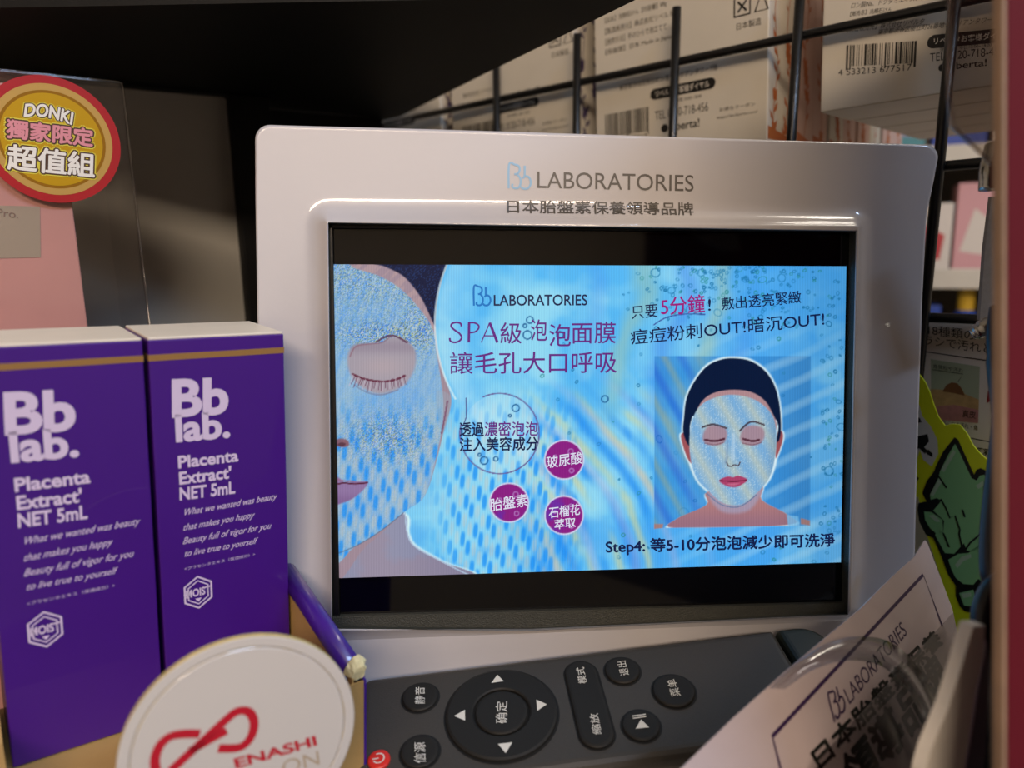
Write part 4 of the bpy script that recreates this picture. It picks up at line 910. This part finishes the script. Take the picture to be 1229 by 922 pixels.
# ------------------------------------------------------------------ yellow green cut-out card
yz = gpt(.35, 3, -5); YF = Frame(yz, (GF.x[0]*.93, GF.x[1]*.93, -.03), (0, 0, 1))
yc = thing('cutout_card', 'yellow green cut-out card with thick outlined green character, right of the screen', 'card', YF.pt(0, 0, -60))
def yp(pts, y=0): return hits(YF, pts, y)
yo = yp([(1085, 448), (1103, 449), (1110, 458), (1116, 471), (1120, 484), (1126, 500), (1134, 511), (1143, 509), (1152, 510), (1161, 521), (1168, 535), (1177, 545), (1188, 555), (1205, 566), (1212, 640), (1205, 760), (1175, 810), (1158, 800), (1152, 770), (1147, 752), (1143, 735), (1113, 645), (1102, 597), (1085, 590)])
MB().prism(YF, yo, 0, .6).build('card_sheet', mat('lime_yellow_card', 'e4ec1c', .45, noise=.02), yc)
MB().flat(YF, yp([(1085, 486), (1103, 486), (1107, 500), (1117, 512), (1125, 528), (1126, 545), (1118, 560), (1108, 552), (1104, 540), (1085, 600)], -.05), -.05).build('white_print', mat('card_white_print', 'd8d6c8', .5), yc)
mbk = MB(); Yb = -.1
for s_ in ([(1100, 500), (1104, 502), (1106, 507), (1101, 508)], [(1100, 524), (1113, 521), (1115, 530), (1109, 537), (1113, 541), (1110, 545), (1103, 538), (1097, 543)], [(1110, 540), (1115, 540), (1118, 547), (1113, 546)], [(1116, 542), (1119, 544), (1119, 549), (1115, 547)], [(1098, 570), (1103, 574), (1099, 581)]):
    mbk.flat(YF, yp(s_, Yb), Yb)
mbk.flat(YF, yp([(1145.5, 525), (1150, 528), (1169, 570), (1172, 564), (1177, 562), (1183, 565), (1196, 575), (1205, 700), (1190, 735), (1167, 736), (1158, 734), (1152, 728), (1147, 716), (1147, 703), (1138, 690), (1130, 668), (1120, 646), (1111, 642), (1103, 626), (1101, 612), (1102, 604), (1112, 602), (1107, 592), (1112, 578), (1121, 566), (1123, 560), (1132, 542)], Yb), Yb)
mbk.build('outline_print', mat('card_black_print', '0e1210', .45), yc)
gy = MB(); Yg = -.15
for s_ in ([(1146, 533), (1150, 540), (1166, 574), (1172, 577), (1176, 571), (1181, 570), (1186, 574), (1194, 585), (1200, 640), (1180, 655), (1168, 662), (1160, 661), (1157, 652), (1145, 665), (1134, 664), (1122, 642), (1128, 636), (1132, 641), (1133, 625), (1120, 613), (1130, 601), (1124, 598), (1117, 600), (1116, 594), (1126, 574), (1128, 566), (1138, 546)],
           [(1109, 614), (1118, 615), (1131, 624), (1132, 639), (1124, 641), (1116, 634), (1110, 624)], [(1138, 672), (1150, 665), (1162, 664), (1180, 650), (1196, 640), (1198, 700), (1186, 715), (1182, 700), (1174, 695), (1168, 702), (1156, 701), (1147, 694), (1142, 684)],
           [(1151, 712), (1168, 708), (1173, 724), (1165, 728), (1157, 727)]): gy.flat(YF, yp(s_, Yg), Yg)
gy.build('green_print', mat('card_green_print', '8fc986', .45), yc)
hy = MB(); Yh = -.2
for s_ in ([(1144, 540), (1147, 543), (1133, 567), (1129, 564)], [(1127, 574), (1131, 577), (1120, 596), (1116, 594)], [(1171, 583), (1180, 577), (1181, 583), (1174, 587)], [(1114, 619), (1121, 618), (1129, 626), (1124, 627)], [(1146, 678), (1154, 668), (1165, 665), (1166, 669), (1156, 674), (1149, 682)], [(1153, 713), (1165, 711), (1166, 716), (1156, 718)]): hy.flat(YF, yp(s_, Yh), Yh)
hy.build('highlight_print', mat('card_pale_green_print', 'b8d0aa', .45), yc)
dk = MB()
for s_ in ([(1123, 567), (1136, 586)], [(1129, 599), (1135, 610), (1140, 622), (1146, 619), (1152, 636), (1151, 641), (1155, 660)], [(1155, 612), (1158, 621)], [(1158, 661), (1164, 652), (1178, 640)], [(1132, 640), (1139, 657)]): dk.stroke(YF, yp(s_, -.22), .55, -.22)
dk.build('detail_print', MATS['card_black_print'], yc)
